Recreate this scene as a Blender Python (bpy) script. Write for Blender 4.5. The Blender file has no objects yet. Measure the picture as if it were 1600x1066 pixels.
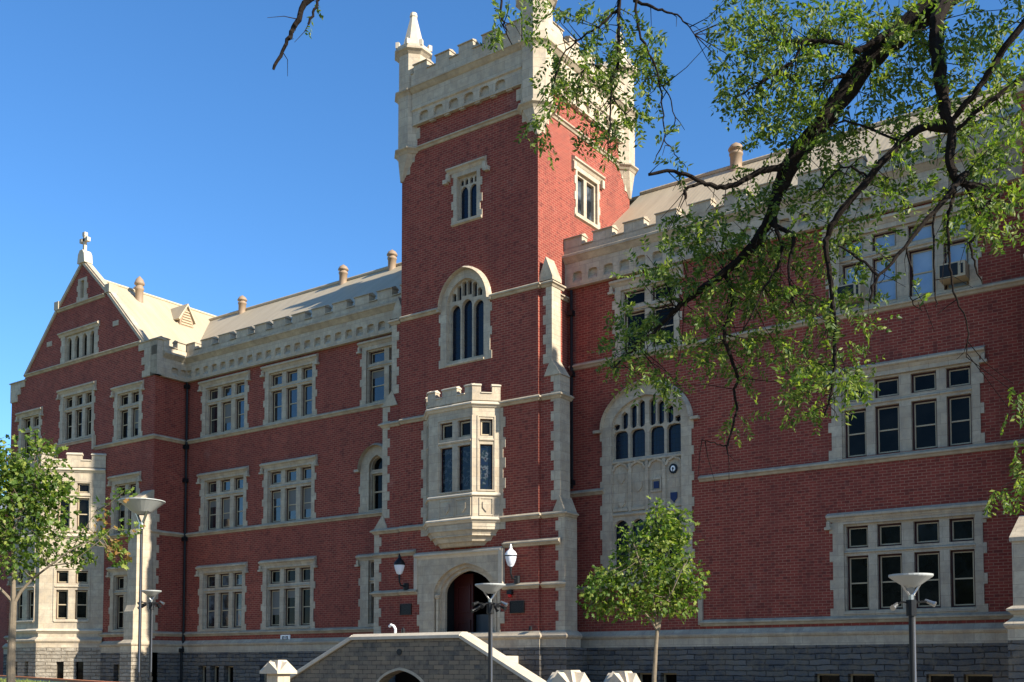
import bpy, math, random
from mathutils import Vector, Matrix
from mathutils.geometry import delaunay_2d_cdt
R = math.radians
random.seed(7)
scn = bpy.context.scene
COL = scn.collection
# ---------------------------------------------------------------- camera
CAM = Vector((0, -32, 1.6)); YAW = .6269; PITCH = .0511; FPX = 1678.3; CYP = 955.7
cd = bpy.data.cameras.new('camera'); cam = bpy.data.objects.new('camera', cd); COL.objects.link(cam)
cam.location = CAM
cam.rotation_euler = (math.pi/2 + PITCH, 0, YAW)
cd.sensor_fit = 'HORIZONTAL'; cd.sensor_width = 36; cd.lens = FPX/1600*36
cd.shift_y = (CYP-533)/1600; cd.clip_end = 3000; cd.clip_start = .1
scn.camera = cam
# ---------------------------------------------------------------- sky, sun, exposure
SUN_EL = 28.5
w = bpy.data.worlds.new("World"); scn.world = w; w.use_nodes = True
nt = w.node_tree; bg = nt.nodes['Background']
sky = nt.nodes.new('ShaderNodeTexSky'); sky.sky_type = 'NISHITA'; sky.sun_disc = False
sky.sun_elevation = R(SUN_EL); sky.sun_rotation = R(90); sky.air_density = 1.0; sky.dust_density = .2; sky.ozone_density = 6.0
hs = nt.nodes.new('ShaderNodeHueSaturation'); hs.inputs['Saturation'].default_value = 1.12; nt.links.new(sky.outputs[0], hs.inputs['Color'])
nt.links.new(hs.outputs[0], bg.inputs[0]); bg.inputs[1].default_value = .107
sd = bpy.data.lights.new('sun', 'SUN'); sd.energy = 5.0; sd.angle = R(.5); sd.color = (1, .93, .82)
sun = bpy.data.objects.new('sun', sd); COL.objects.link(sun)
sv = Vector((math.cos(R(SUN_EL)), 0.0, math.sin(R(SUN_EL))))
sun.rotation_euler = sv.to_track_quat('Z', 'Y').to_euler()
scn.view_settings.view_transform = 'Standard'; scn.view_settings.look = 'None'
scn.view_settings.exposure = 1.1; scn.view_settings.gamma = 1
scn.cycles.use_denoising = True
# ---------------------------------------------------------------- materials
def mat(name, col, rough=.8, metal=0, spec=.3):
    m = bpy.data.materials.new(name); m.use_nodes = True
    b = m.node_tree.nodes['Principled BSDF']
    b.inputs['Base Color'].default_value = (*col, 1); b.inputs['Roughness'].default_value = rough
    b.inputs['Metallic'].default_value = metal; b.inputs['Specular IOR Level'].default_value = spec
    return m, m.node_tree, b
def N(nt, typ, **k):
    n = nt.nodes.new(typ)
    for a, v in k.items():
        if a.startswith('i_'):
            n.inputs[a[2:].replace('_', ' ')].default_value = v
        else: setattr(n, a, v)
    return n
def uvn(nt):
    return N(nt, 'ShaderNodeUVMap', uv_map='uv').outputs[0]
def objc(nt):
    return N(nt, 'ShaderNodeTexCoord').outputs['Object']
def mix(nt, fac, a, b, mode='MIX'):
    n = N(nt, 'ShaderNodeMix', data_type='RGBA', blend_type=mode)
    for s, v in ((0, fac), (6, a), (7, b)):
        if isinstance(v, (int, float)): n.inputs[s].default_value = v
        elif isinstance(v, tuple): n.inputs[s].default_value = (*v, 1)
        else: nt.links.new(v, n.inputs[s])
    return n.outputs[2]
def ramp(nt, src, stops):
    n = N(nt, 'ShaderNodeValToRGB'); nt.links.new(src, n.inputs[0])
    e = n.color_ramp.elements
    while len(e) < len(stops): e.new(.5)
    for i, (p, c) in enumerate(stops):
        e[i].position = p; e[i].color = (c, c, c, 1) if isinstance(c, (int, float)) else (*c, 1)
    return n.outputs[0]
def noise(nt, vec, scale, detail=3, rough=.55):
    n = N(nt, 'ShaderNodeTexNoise'); n.inputs['Scale'].default_value = scale
    n.inputs['Detail'].default_value = detail; n.inputs['Roughness'].default_value = rough
    nt.links.new(vec, n.inputs['Vector']); return n.outputs['Fac']
def bump(nt, b, h, strength, dist=.02):
    n = N(nt, 'ShaderNodeBump'); n.inputs['Strength'].default_value = strength; n.inputs['Distance'].default_value = dist
    nt.links.new(h, n.inputs['Height']); nt.links.new(n.outputs[0], b.inputs['Normal'])
def brickmat(name, c1, c2, mortar, bw, rh, ms, bs=.3, off=.5, smooth=.1):
    m, nt, b = mat(name, c1, .85, spec=.2)
    uv = uvn(nt)
    t = N(nt, 'ShaderNodeTexBrick', offset=off); nt.links.new(uv, t.inputs['Vector'])
    for k, v in (('Scale', 1), ('Mortar Size', ms), ('Mortar Smooth', smooth), ('Brick Width', bw), ('Row Height', rh), ('Bias', 0)):
        t.inputs[k].default_value = v
    t.inputs['Color1'].default_value = (*c1, 1); t.inputs['Color2'].default_value = (*c2, 1); t.inputs['Mortar'].default_value = (*mortar, 1)
    return m, nt, b, t, uv
# red brick
BRICK, nt, b, t, uv = brickmat('red_brick', (.275, .052, .033), (.19, .036, .024), (.34, .175, .115), .25, .088, .009)
o = objc(nt)
def snap(nt, uv, bw, rh):      # one random value per brick
    sc = N(nt, 'ShaderNodeVectorMath', operation='DIVIDE'); nt.links.new(uv, sc.inputs[0]); sc.inputs[1].default_value = (bw, rh, 1)
    fl = N(nt, 'ShaderNodeVectorMath', operation='FLOOR'); nt.links.new(sc.outputs[0], fl.inputs[0])
    wn = N(nt, 'ShaderNodeTexWhiteNoise', noise_dimensions='2D'); nt.links.new(fl.outputs[0], wn.inputs['Vector']); return wn.outputs['Value']
def streak(nt, uv, sx, sy, det=5):
    m_ = N(nt, 'ShaderNodeMapping'); m_.inputs['Scale'].default_value = (sx, sy, 1); nt.links.new(uv, m_.inputs[0]); return noise(nt, m_.outputs[0], 1, det, .7)
c = mix(nt, ramp(nt, noise(nt, o, .3, 6, .7), [(.34, .0), (.68, .42)]), t.outputs[0], (.13, .027, .021))
c = mix(nt, ramp(nt, snap(nt, uv, .125, .088), [(.84, 0.), (.95, .55)]), c, (.10, .028, .022))
c = mix(nt, ramp(nt, snap(nt, uv, .5, .176), [(.92, 0.), (.98, .25)]), c, (.30, .085, .055))
c = mix(nt, ramp(nt, streak(nt, uv, 1.1, .16), [(.50, .0), (.72, .5)]), c, (.12, .036, .028))
c = mix(nt, ramp(nt, noise(nt, o, .9, 5, .75), [(.60, .0), (.78, .35)]), c, (.36, .20, .15))
nt.links.new(c, b.inputs['Base Color'])
bump(nt, b, t.outputs['Fac'], -.25, .008)
# sandstone ashlar
STONE, nt, b, t, uv = brickmat('sandstone', (.53, .45, .32), (.44, .365, .255), (.27, .22, .16), .55, .33, .006)
o = objc(nt)
c = mix(nt, ramp(nt, noise(nt, o, 1.1, 7, .75), [(.38, .0), (.70, .75)]), t.outputs[0], (.33, .25, .165))
c = mix(nt, ramp(nt, noise(nt, o, 4, 6, .75), [(.42, .0), (.75, .7)]), c, (.24, .21, .175))
c = mix(nt, ramp(nt, streak(nt, uv, 2.2, .35), [(.52, .0), (.75, .5)]), c, (.19, .165, .135))
nt.links.new(c, b.inputs['Base Color']); bump(nt, b, noise(nt, o, 22, 4), .35, .012)
# weathered darker moulding stone
MOLD, nt, b = mat('weathered_stone', (.47, .42, .33), .85)
o = objc(nt)
c = mix(nt, ramp(nt, noise(nt, o, 2.1, 6, .75), [(.3, .0), (.7, 1)]), (.48, .40, .275), (.24, .195, .14))
nt.links.new(c, b.inputs['Base Color']); bump(nt, b, noise(nt, o, 18, 4), .25, .01)
# rock faced basement stone
def rockmat(name, c1, c2, mo, stain):
    m, nt, b, t, uv = brickmat(name, c1, c2, mo, .68, .17, .017, off=.37, smooth=.6)
    nz = N(nt, 'ShaderNodeTexNoise'); nz.inputs['Scale'].default_value = 2.2; nz.inputs['Detail'].default_value = 5; nt.links.new(uv, nz.inputs['Vector'])
    vm = N(nt, 'ShaderNodeVectorMath', operation='MULTIPLY_ADD'); nt.links.new(nz.outputs['Color'], vm.inputs[0]); vm.inputs[1].default_value = (.22, .11, 0); nt.links.new(uv, vm.inputs[2])
    nt.links.new(vm.outputs[0], t.inputs['Vector'])
    o = objc(nt); n1 = noise(nt, o, 3.5, 7, .75)
    c = mix(nt, ramp(nt, n1, [(.42, .0), (.66, .9)]), t.outputs[0], stain)
    nt.links.new(c, b.inputs['Base Color'])
    mx = N(nt, 'ShaderNodeMath', operation='SUBTRACT'); nt.links.new(n1, mx.inputs[0]); nt.links.new(t.outputs['Fac'], mx.inputs[1])
    bump(nt, b, mx.outputs[0], 1.0, .12); return m
ROCK = rockmat('rock_faced_stone', (.18, .17, .155), (.07, .073, .078), (.035, .032, .03), (.20, .16, .11))
ROCKP = rockmat('pale_rock_faced_stone', (.40, .35, .27), (.28, .245, .19), (.17, .14, .10), (.22, .18, .13))
# coursed stair stone, warmer
RUBBLE, nt, b, t, uv = brickmat('coursed_stair_stone', (.22, .17, .115), (.085, .08, .07), (.035, .03, .026), .42, .15, .014, smooth=.5)
o = objc(nt); n1 = noise(nt, o, 4, 6, .7)
c = mix(nt, ramp(nt, n1, [(.4, .0), (.75, .8)]), t.outputs[0], (.23, .19, .13))
nt.links.new(c, b.inputs['Base Color']); bump(nt, b, n1, .8, .05)
# pale cap stone
CAP, nt, b = mat('pale_cap_stone', (.62, .57, .47), .8); o = objc(nt)
c = mix(nt, ramp(nt, noise(nt, o, 4, 6, .7), [(.35, 0.), (.8, .7)]), (.52, .45, .34), (.34, .28, .20)); nt.links.new(c, b.inputs['Base Color'])
bump(nt, b, noise(nt, o, 25, 3), .2, .01)
# roof
ROOF, nt, b = mat('painted_roof_sheet', (.50, .44, .31), .55, spec=.3); uv = uvn(nt)
wv = N(nt, 'ShaderNodeTexWave', wave_type='BANDS', bands_direction='X', wave_profile='SIN'); wv.inputs['Scale'].default_value = 1.6
nt.links.new(uv, wv.inputs['Vector']); bump(nt, b, wv.outputs['Fac'], .18, .02)
o = objc(nt)
mp = N(nt, 'ShaderNodeMapping'); mp.inputs['Scale'].default_value = (1, .12, 1); nt.links.new(uv, mp.inputs[0])
c = mix(nt, ramp(nt, noise(nt, mp.outputs[0], 1.6, 6, .75), [(.38, 0.), (.7, .9)]), (.43, .355, .235), (.33, .265, .17)); nt.links.new(c, b.inputs['Base Color'])
TIMBER, *_ = mat('cream_sash_paint', (.40, .32, .20), .5)
MAROON, *_ = mat('maroon_frame_paint', (.035, .006, .006), .5)
IRON, *_ = mat('dark_iron', (.012, .013, .014), .45, .3)
DARK, *_ = mat('painted_shade_black', (.006, .006, .006), .9)  # near-black colour stands in for deep shade inside openings
def glassmat(name, ca, cb, rough=.06, spec=.5):
    m, nt, b = mat(name, ca, rough, spec=spec); o = objc(nt)
    c = mix(nt, ramp(nt, noise(nt, o, 1.7, 3), [(.4, 0.), (.65, 1.)]), ca, cb); nt.links.new(c, b.inputs['Base Color'])
    bump(nt, b, noise(nt, o, 2.2, 1), .25, .02)
    return m
GLASS = glassmat('window_glass', (.002, .002, .002), (.007, .007, .006), spec=.12)
GLASSB = glassmat('window_glass_with_blind', (.012, .014, .016), (.10, .12, .135))
GLASSP = glassmat('window_glass_pale_blind', (.20, .30, .42), (.26, .36, .47))
GLASSL = glassmat('sky_reflecting_glass', (.006, .008, .012), (.02, .022, .025), spec=.9)
STAIN, nt, b = mat('leaded_glass', (.01, .015, .03), .15, spec=.25); uv = uvn(nt)
t = N(nt, 'ShaderNodeTexBrick', offset=0.); nt.links.new(uv, t.inputs['Vector'])
for k, v in (('Scale', 1), ('Mortar Size', .006), ('Brick Width', .12), ('Row Height', .16)): t.inputs[k].default_value = v
t.inputs['Color1'].default_value = (.004, .009, .024, 1); t.inputs['Color2'].default_value = (.008, .012, .018, 1); t.inputs['Mortar'].default_value = (.003, .003, .003, 1)
nt.links.new(t.outputs[0], b.inputs['Base Color'])
PICT, nt, b = mat('pictorial_leaded_glass', (.02, .03, .05), .15, spec=.3); uv = uvn(nt)
vo = N(nt, 'ShaderNodeTexVoronoi'); vo.inputs['Scale'].default_value = 9; nt.links.new(uv, vo.inputs['Vector'])
hs = ramp(nt, noise(nt, uv, 6, 2), [(.4, (.004, .008, .02)), (.52, (.006, .012, .01)), (.60, (.06, .07, .08)), (.68, (.012, .005, .004))])
nt.links.new(hs, b.inputs['Base Color'])
BLIND, *_ = mat('window_blind', (.13, .125, .11), .5)
TERRA, *_ = mat('vent_metal', (.27, .19, .12), .6)
WHITE, *_ = mat('white_enamel', (.75, .75, .72), .35, spec=.5)
SILVER, *_ = mat('brushed_silver', (.42, .42, .40), .3, .9)
DISH, *_ = mat('grey_enamel_dish', (.34, .35, .33), .4, spec=.4)
OPAL, *_ = mat('opal_glass', (.62, .65, .70), .15, spec=.5)
BRONZE, *_ = mat('dark_bronze', (.02, .018, .017), .4, .5)
DOORM, nt, b = mat('dark_red_door', (.05, .009, .007), .45)
GREY, *_ = mat('grey_door_panel', (.05, .055, .06), .4)
BLUE, *_ = mat('blue_enamel', (.015, .03, .085), .6)
RED, *_ = mat('red_plastic', (.5, .01, .01), .4)
BARK, nt, b = mat('dark_bark', (.035, .026, .02), .95, spec=.1); o = objc(nt)
n1 = noise(nt, o, 14, 5, .7); c = mix(nt, n1, (.005, .004, .0035), (.028, .021, .016)); nt.links.new(c, b.inputs['Base Color']); bump(nt, b, n1, .8, .03)
BARKP, nt, b = mat('pale_bark', (.16, .125, .085), .9); o = objc(nt)
n1 = noise(nt, o, 10, 4, .6); c = mix(nt, n1, (.09, .07, .045), (.24, .19, .13)); nt.links.new(c, b.inputs['Base Color']); bump(nt, b, n1, .5, .01)
def leafmat(name, ca, cb, cc, trans=.45):
    m, nt, b = mat(name, ca, .5, spec=.35)
    g = N(nt, 'ShaderNodeNewGeometry')
    c = ramp(nt, g.outputs['Random Per Island'], [(0., ca), (.55, cb), (1., cc)])
    nt.links.new(c, b.inputs['Base Color'])
    tr = N(nt, 'ShaderNodeBsdfTranslucent')
    c2 = mix(nt, 1.0, c, (1.5, 1.7, .6), 'MULTIPLY'); nt.links.new(c2, tr.inputs[0])
    ms = N(nt, 'ShaderNodeMixShader'); ms.inputs[0].default_value = trans
    nt.links.new(b.outputs[0], ms.inputs[1]); nt.links.new(tr.outputs[0], ms.inputs[2])
    nt.links.new(ms.outputs[0], nt.nodes['Material Output'].inputs[0])
    return m
LEAF = leafmat('ash_leaf', (.035, .07, .012), (.085, .135, .02), (.24, .27, .055))
LEAF2 = leafmat('maple_leaf', (.04, .085, .012), (.115, .18, .028), (.30, .33, .075))
LEAF3 = leafmat('autumn_leaf', (.16, .10, .02), (.25, .12, .03), (.30, .20, .05))
GRASS, nt, b = mat('grass', (.10, .14, .03), .9); o = objc(nt)
c = mix(nt, noise(nt, o, 3, 5, .7), (.05, .09, .015), (.18, .19, .05)); nt.links.new(c, b.inputs['Base Color'])
PAVE, nt, b = mat('paving', (.16, .155, .15), .9); o = objc(nt)
c = mix(nt, noise(nt, o, .8, 6, .7), (.17, .15, .12), (.27, .235, .185)); nt.links.new(c, b.inputs['Base Color'])
EDGE, *_ = mat('orange_brick_edging', (.42, .14, .05), .8)
SLATE, *_ = mat('grey_slate', (.28, .29, .31), .7)
# ---------------------------------------------------------------- mesh helpers
class Fr:
    def __init__(s, o, u, n): s.o = Vector((*o, 0)); s.u = Vector((*u, 0)).normalized(); s.n = Vector((*n, 0)).normalized()
    def p(s, u, v, d=0): q = s.o + s.u*u + s.n*d; return (q.x, q.y, v)
def FS(y): return Fr((0, y), (1, 0), (0, -1))
def FE(x): return Fr((x, 0), (0, 1), (1, 0))
def FW(x): return Fr((x, 0), (0, -1), (-1, 0))     # u = -y
def FN(y): return Fr((0, y), (-1, 0), (0, 1))
S2 = 2**-.5
def inpoly(x, y, l):
    c = False; j = len(l)-1
    for i in range(len(l)):
        (xi, yi), (xj, yj) = l[i], l[j]
        if (yi > y) != (yj > y) and x < (xj-xi)*(y-yi)/(yj-yi)+xi: c = not c
        j = i
    return c
def tess(loops):
    P = []; E = []
    for l in loops:
        k = len(P); n = len(l); P += [Vector((a, b)) for a, b in l]; E += [(k+i, k+(i+1) % n) for i in range(n)]
    v, e, f, *_ = delaunay_2d_cdt(P, E, [], 0, 1e-5)
    out = []
    for t in f:
        cx = sum(v[i].x for i in t)/len(t); cy = sum(v[i].y for i in t)/len(t)
        if inpoly(cx, cy, loops[0]) and not any(inpoly(cx, cy, h) for h in loops[1:]): out.append(tuple(t))
    return [(p.x, p.y) for p in v], out
class MB:
    def __init__(s): s.v = []; s.f = []; s.m = []; s.mi = 0
    def add(s, vs, fs):
        k = len(s.v); s.v += [tuple(x) for x in vs]
        for f in fs: s.f.append([k+i for i in f]); s.m.append(s.mi)
        return s
    def box(s, fr, u0, u1, v0, v1, d0, d1):
        P = [fr.p(u, v, d) for d in (d0, d1) for v in (v0, v1) for u in (u0, u1)]
        return s.add(P, [(0, 2, 3, 1), (4, 5, 7, 6), (0, 1, 5, 4), (2, 6, 7, 3), (0, 4, 6, 2), (1, 3, 7, 5)])
    def wbox(s, x0, x1, y0, y1, z0, z1): return s.box(FS(0), x0, x1, z0, z1, -y1, -y0)
    def prism(s, fr, outer, holes=(), d0=0, d1=.1, back=False):
        loops = [outer]+list(holes)
        flat, tris = tess(loops)
        s.add([fr.p(a, b, d1) for a, b in flat], tris)
        if back: s.add([fr.p(a, b, d0) for a, b in flat], tris)
        if d0 != d1:
            for l in loops:
                n = len(l)
                s.add([fr.p(a, b, d0) for a, b in l]+[fr.p(a, b, d1) for a, b in l], [(i, (i+1) % n, n+(i+1) % n, n+i) for i in range(n)])
        return s
    def mold(s, fr, u0, u1, prof, z=0, m0=0, m1=0, caps=True):
        n = len(prof)
        s.add([fr.p(u0-m0*d, z+v, d) for d, v in prof]+[fr.p(u1+m1*d, z+v, d) for d, v in prof],
              [(i, i+1, n+i+1, n+i) for i in range(n-1)]+([tuple(range(n)), tuple(range(n, 2*n))] if caps else []))
        return s
    def pathmold(s, fr, pts, prof_d0, prof_d1, th):   # ribbon following 2-D path on the wall, thickness th outwards from path
        n = len(pts); out = []
        for i, (a, b) in enumerate(pts):
            p0 = Vector(pts[max(i-1, 0)]); p1 = Vector(pts[min(i+1, n-1)]); t = (p1-p0).normalized(); q = Vector((-t.y, t.x))
            out.append((a+q.x*th, b+q.y*th))
        for i in range(n-1):
            P = [fr.p(*pts[i], prof_d0), fr.p(*pts[i+1], prof_d0), fr.p(*out[i+1], prof_d0), fr.p(*out[i], prof_d0),
                 fr.p(*pts[i], prof_d1), fr.p(*pts[i+1], prof_d1), fr.p(*out[i+1], prof_d1*.35), fr.p(*out[i], prof_d1*.35)]
            s.add(P, [(4, 5, 6, 7), (0, 1, 5, 4), (3, 7, 6, 2), (0, 4, 7, 3), (1, 2, 6, 5)])
        return s
    def lathe(s, c, prof, n=16, rot=0, caps=True):
        k = len(prof); V = []
        for r, z in prof:
            for i in range(n):
                a = rot+2*math.pi*i/n; V.append((c[0]+r*math.cos(a), c[1]+r*math.sin(a), z))
        F = [(j*n+i, j*n+(i+1) % n, (j+1)*n+(i+1) % n, (j+1)*n+i) for j in range(k-1) for i in range(n)]
        if caps: F += [tuple(range(n)), tuple(range((k-1)*n, k*n))]
        return s.add(V, F)
    def tube(s, pts, rad, n=7, cap=True):
        pts = [Vector(p) for p in pts]; V = []; prev = None
        if not hasattr(rad, '__len__'): rad = [rad]*len(pts)
        for i, p in enumerate(pts):
            t = (pts[min(i+1, len(pts)-1)]-pts[max(i-1, 0)]).normalized()
            if prev is None: a = t.orthogonal().normalized()
            else: a = (prev-t*prev.dot(t)).normalized()
            prev = a; b = t.cross(a)
            for j in range(n):
                an = 2*math.pi*j/n; V.append(p+(a*math.cos(an)+b*math.sin(an))*rad[i])
        F = [(i*n+j, i*n+(j+1) % n, (i+1)*n+(j+1) % n, (i+1)*n+j) for i in range(len(pts)-1) for j in range(n)]
        if cap: F += [tuple(range(n)), tuple(range((len(pts)-1)*n, len(pts)*n))]
        return s.add(V, F)
    def build(s, name, mats, parent=None, off=None, smooth=False, props=None):
        me = bpy.data.meshes.new(name); me.from_pydata(s.v, [], s.f)
        if not isinstance(mats, (list, tuple)): mats = [mats]
        for m in mats: me.materials.append(m)
        me.polygons.foreach_set('material_index', s.m)
        if smooth: me.polygons.foreach_set('use_smooth', [True]*len(s.f))
        me.update()
        if len(s.f) < 30000:
            uvl = me.uv_layers.new(name='uv'); V = me.vertices
            for p in me.polygons:
                nn = p.normal
                if abs(nn.z) > .97: tu, tv = Vector((1, 0, 0)), Vector((0, 1, 0))
                else:
                    tu = Vector((-nn.y, nn.x, 0)).normalized()
                    if (abs(tu.x) > abs(tu.y) and tu.x < 0) or (abs(tu.y) >= abs(tu.x) and tu.y < 0): tu = -tu
                    tv = nn.cross(tu); tv = tv if tv.z > 0 else -tv
                    if abs(nn.z) < .1: tv = Vector((0, 0, 1))
                for li in p.loop_indices:
                    co = V[me.loops[li].vertex_index].co; uvl.data[li].uv = (co.dot(tu), co.dot(tv))
        o = bpy.data.objects.new(name, me); COL.objects.link(o)
        if parent is not None:
            o.parent = parent
            if off is not None: o.matrix_parent_inverse = Matrix.Translation(-Vector(off))
        return o
def tag(o, label=None, cat=None, group=None, kind=None):
    for k, v in (('label', label), ('category', cat), ('group', group), ('kind', kind)):
        if v: o[k] = v
    return o
def empty(name, loc, rz=0):
    o = bpy.data.objects.new(name, None); COL.objects.link(o); o.location = loc; o.rotation_euler = (0, 0, rz); return o
# ---------------------------------------------------------------- ground
g = MB(); g.add([(-900, -900, 0), (900, -900, 0), (900, 900, 0), (-900, 900, 0)], [(0, 1, 2, 3)])
tag(g.build('ground', PAVE), kind='structure')
lawn = [(-75, -3.4), (-55, -3.4), (-45.2, -7.3), (-26.3, -15.1), (-18, -18.5), (-24, -28), (-75, -28)]
g = MB(); n = len(lawn)
g.add([(x, y, 1.10) for x, y in lawn]+[(x, y, -.02) for x, y in lawn], [tuple(range(n))]+[(i, (i+1) % n, n+(i+1) % n, n+i) for i in range(n)])
tag(g.build('lawn', GRASS), kind='structure')
g = MB()
for i in range(9000):
    a = random.random()*1.02; b_ = random.random()**1.5*9
    x = -45.2+a*22+b_*-.38+random.uniform(-8, 2); y = -7.3-a*9.1-b_*.92-random.random()
    if y > -7.5-(x+45.2)*.413: y = -8-(x+45.2)*.413-random.random()
    h = random.uniform(.04, .1); t = random.uniform(0, 6.28); c_, s_ = math.cos(t)*.02, math.sin(t)*.02
    g.add([(x-c_, y-s_, 1.09), (x+c_, y+s_, 1.09), (x+random.uniform(-.03, .03), y+random.uniform(-.03, .03), 1.1+h)], [(0, 1, 2)])
tag(g.build('grass', GRASS), 'short green grass blades growing on the raised lawn', 'grass', kind='stuff')
e = empty('garden_edging', (-35.7, -11.2, 0))
tag(e, 'low masonry kerb with orange brick top edging the lawn at lower left', 'kerb')
A = Vector((-55, -3.2)); B = Vector((-18, -18.45)); dr = (B-A).normalized(); fre = Fr(A, dr, (dr.y, -dr.x)); L = (B-A).length
MB().box(fre, 0, L, -.02, 1.14, -.14, .14).build('kerb_body', CAP, e, e.location)
g = MB()
k = 0
while k*.23 < L: g.box(fre, k*.23, k*.23+.215, 1.144, 1.215, -.11, .11); k += 1
g.build('brick_top', EDGE, e, e.location)
# ---------------------------------------------------------------- the college building
BL = (-24, 0, 0)
BLD = empty('college_building', BL)
tag(BLD, 'red brick Gothic building with square stone-topped tower, battlements, oriel and cream stone windows', 'building')
def part(mb, name, m, smooth=False): return mb.build(name, m, BLD, BL, smooth)
def course(*runs):
    g = MB()
    for a in runs: g.mold(*a)
    return part(g, 'string_course', MOLD)
STRING = [(0, -.12), (.04, -.11), (.08, -.05), (.14, -.02), (.14, .025), (.02, .10), (0, .10)]
def jag(u0, u1, v0, v1, amp=.1, bl=None, ja=True, jb=True):
    def side(u, sg):
        pts = []; v = v0; k = 0
        while v < v1-.05:
            st_ = bl or (.3 if k % 2 == 0 else .56); vn = min(v+st_, v1) if v1-(v+st_) > .12 else v1
            x = u+(sg*amp if k % 2 == 0 else 0); pts += [(x, v), (x, vn)]; v = vn; k += 1
        return pts
    Rr = side(u1, 1) if jb else [(u1, v0), (u1, v1)]
    Ll = side(u0, -1) if ja else [(u0, v0), (u0, v1)]
    return Rr+Ll[::-1]
def lts(s, wd, gap, n): return [(s+i*(wd+gap), s+i*(wd+gap)+wd) for i in range(n)]
def rect(u0, u1, v0, v1): return [(u0, v0), (u1, v0), (u1, v1), (u0, v1)]
def arch(u0, u1, vb, vs, h, n=8, tudor=False):
    """closed outline of an arch-headed opening"""
    c = (u0+u1)/2; w_ = (u1-u0)/2; pts = [(u0, vb), (u1, vb)]
    if tudor:
        f = lambda s: h*(.78*(1-abs(s)**2.4)**.5+.22*(1-abs(s)))
        ss = [math.cos(math.pi/2*i/n) for i in range(n+1)]
        rt = [(c+w_*s, vs+f(s)) for s in ss]
    else:
        Rr = (w_*w_+h*h)/(2*w_); amax = math.asin(min(1, h/Rr))
        rt = [(c+w_-Rr+Rr*math.cos(amax*i/n), vs+Rr*math.sin(amax*i/n)) for i in range(n+1)]
        rt[-1] = (c, vs+h)
    pts += rt+[(2*c-a, b) for a, b in rt[:-1][::-1]]
    return pts
def frame4(mb, fr, u0, u1, v0, v1, t, d0, d1):
    mb.box(fr, u0, u1, v0, v0+t, d0, d1); mb.box(fr, u0, u1, v1-t, v1, d0, d1)
    mb.box(fr, u0, u0+t, v0+t, v1-t, d0, d1); mb.box(fr, u1-t, u1, v0+t, v1-t, d0, d1)
def sashes(fr, lights, small, large, w_, dd=-.2, glass=GLASS, split=True):
    sm = MB(); gm = MB()
    for i, (a, b) in enumerate(lights):
        for (v0, v1), sp in ((small, False), (large, split)):
            if v1 <= v0: continue
            sm.mi = 1; frame4(sm, fr, a-.01, b+.01, v0-.01, v1+.01, .06, dd-.06, dd)
            sm.mi = 0; frame4(sm, fr, a+.05, b-.05, v0+.055, v1-.045, .036, dd-.05, dd-.02)
            if sp:
                vm = (v0+v1)/2; sm.box(fr, a+.086, b-.086, vm-.02, vm+.02, dd-.05, dd-.015)
            gm.box(fr, a+.04, b-.04, v0+.04, v1-.04, dd-.07, dd-.045)
    o1 = sm.build('sash', [TIMBER, MAROON], w_); o2 = gm.build('glass', glass, w_)
    if lights[0][0] < -30 and fr.n.y < -.9:
        for a, b in lights:
            if random.random() < .3:
                v0, v1 = large; dr_ = random.choice((.25, .5, .8)); MB().box(fr, a+.075, b-.075, v1-.07-(v1-v0)*dr_*.8, v1-.07, dd-.05, dd-.043).build('blind', BLIND, w_)
LABEL = [(0, -.2), (.04, -.19), (.09, -.1), (.16, -.06), (.16, 0), (.02, .08), (0, .08)]
def window(fr, u0, u1, lights, vb, vl, small, large, glass=GLASS, label=True, jags=(True, True), split=True, mulld=-.07, ext=.16, sill=True):
    """stone surround with mullions; u0..u1 surround, vb bottom, vl top of hood; returns brick hole"""
    m = MB()
    if u0 < -15 and len(lights) > 1:
        n_ = len(lights); wd = (u1-.25-u0-.29-.26*(n_-1))/n_; lights = lts(u0+.29, wd, .26, n_)
    vt = vl-.1; a = lights[0][0]-.05; b = lights[-1][1]+.05; top = small[1]+.06; bot = large[0]-.03
    m.prism(fr, jag(u0, u1, vb, vt, ja=jags[0], jb=jags[1]), [rect(a, b, bot, top)], -.28, .025)
    hol = []
    for l0, l1 in lights:
        if small[1] > small[0]: hol.append(rect(l0, l1, small[0], small[1]))
        hol.append(rect(l0, l1, large[0], large[1]))
    m.prism(fr, rect(a-.01, b+.01, bot-.01, top+.01), hol, -.3, mulld)
    if small[1] > small[0]:   # sloped transom weathering
        m.mold(fr, a, b, [(mulld, -.05), (mulld+.05, -.02), (mulld+.05, .0), (mulld, .05)], (small[0]+large[1])/2)
    if sill: m.mold(fr, a, b, [(-.28, bot+.02), (-.28, bot+.07), (.02, bot-.04), (.06, bot-.05), (.06, bot-.09), (.02, bot-.1)], 0)
    if label:
        m.mold(fr, u0-ext, u1+ext, LABEL, vl-.08)
        for uu, sg in ((u0-ext, 1), (u1+ext, -1)):
            m.box(fr, min(uu, uu+sg*.1), max(uu, uu+sg*.1), vl-.42, vl-.25, .0, .12)
            m.box(fr, min(uu-sg*.06, uu+sg*.14), max(uu-sg*.06, uu+sg*.14), vl-.5, vl-.42, .0, .14)
    w_ = part(m, 'window', STONE)
    sashes(fr, lights, small, large, w_, -.2, glass, split)
    return rect(u0+.03, u1-.03, vb+.03, vt-.03)
def brickwall(fr, outer, holes, name='wall'):
    return part(MB().prism(fr, outer, holes, 0, 0), name, BRICK)
S0 = FS(0)
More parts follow.
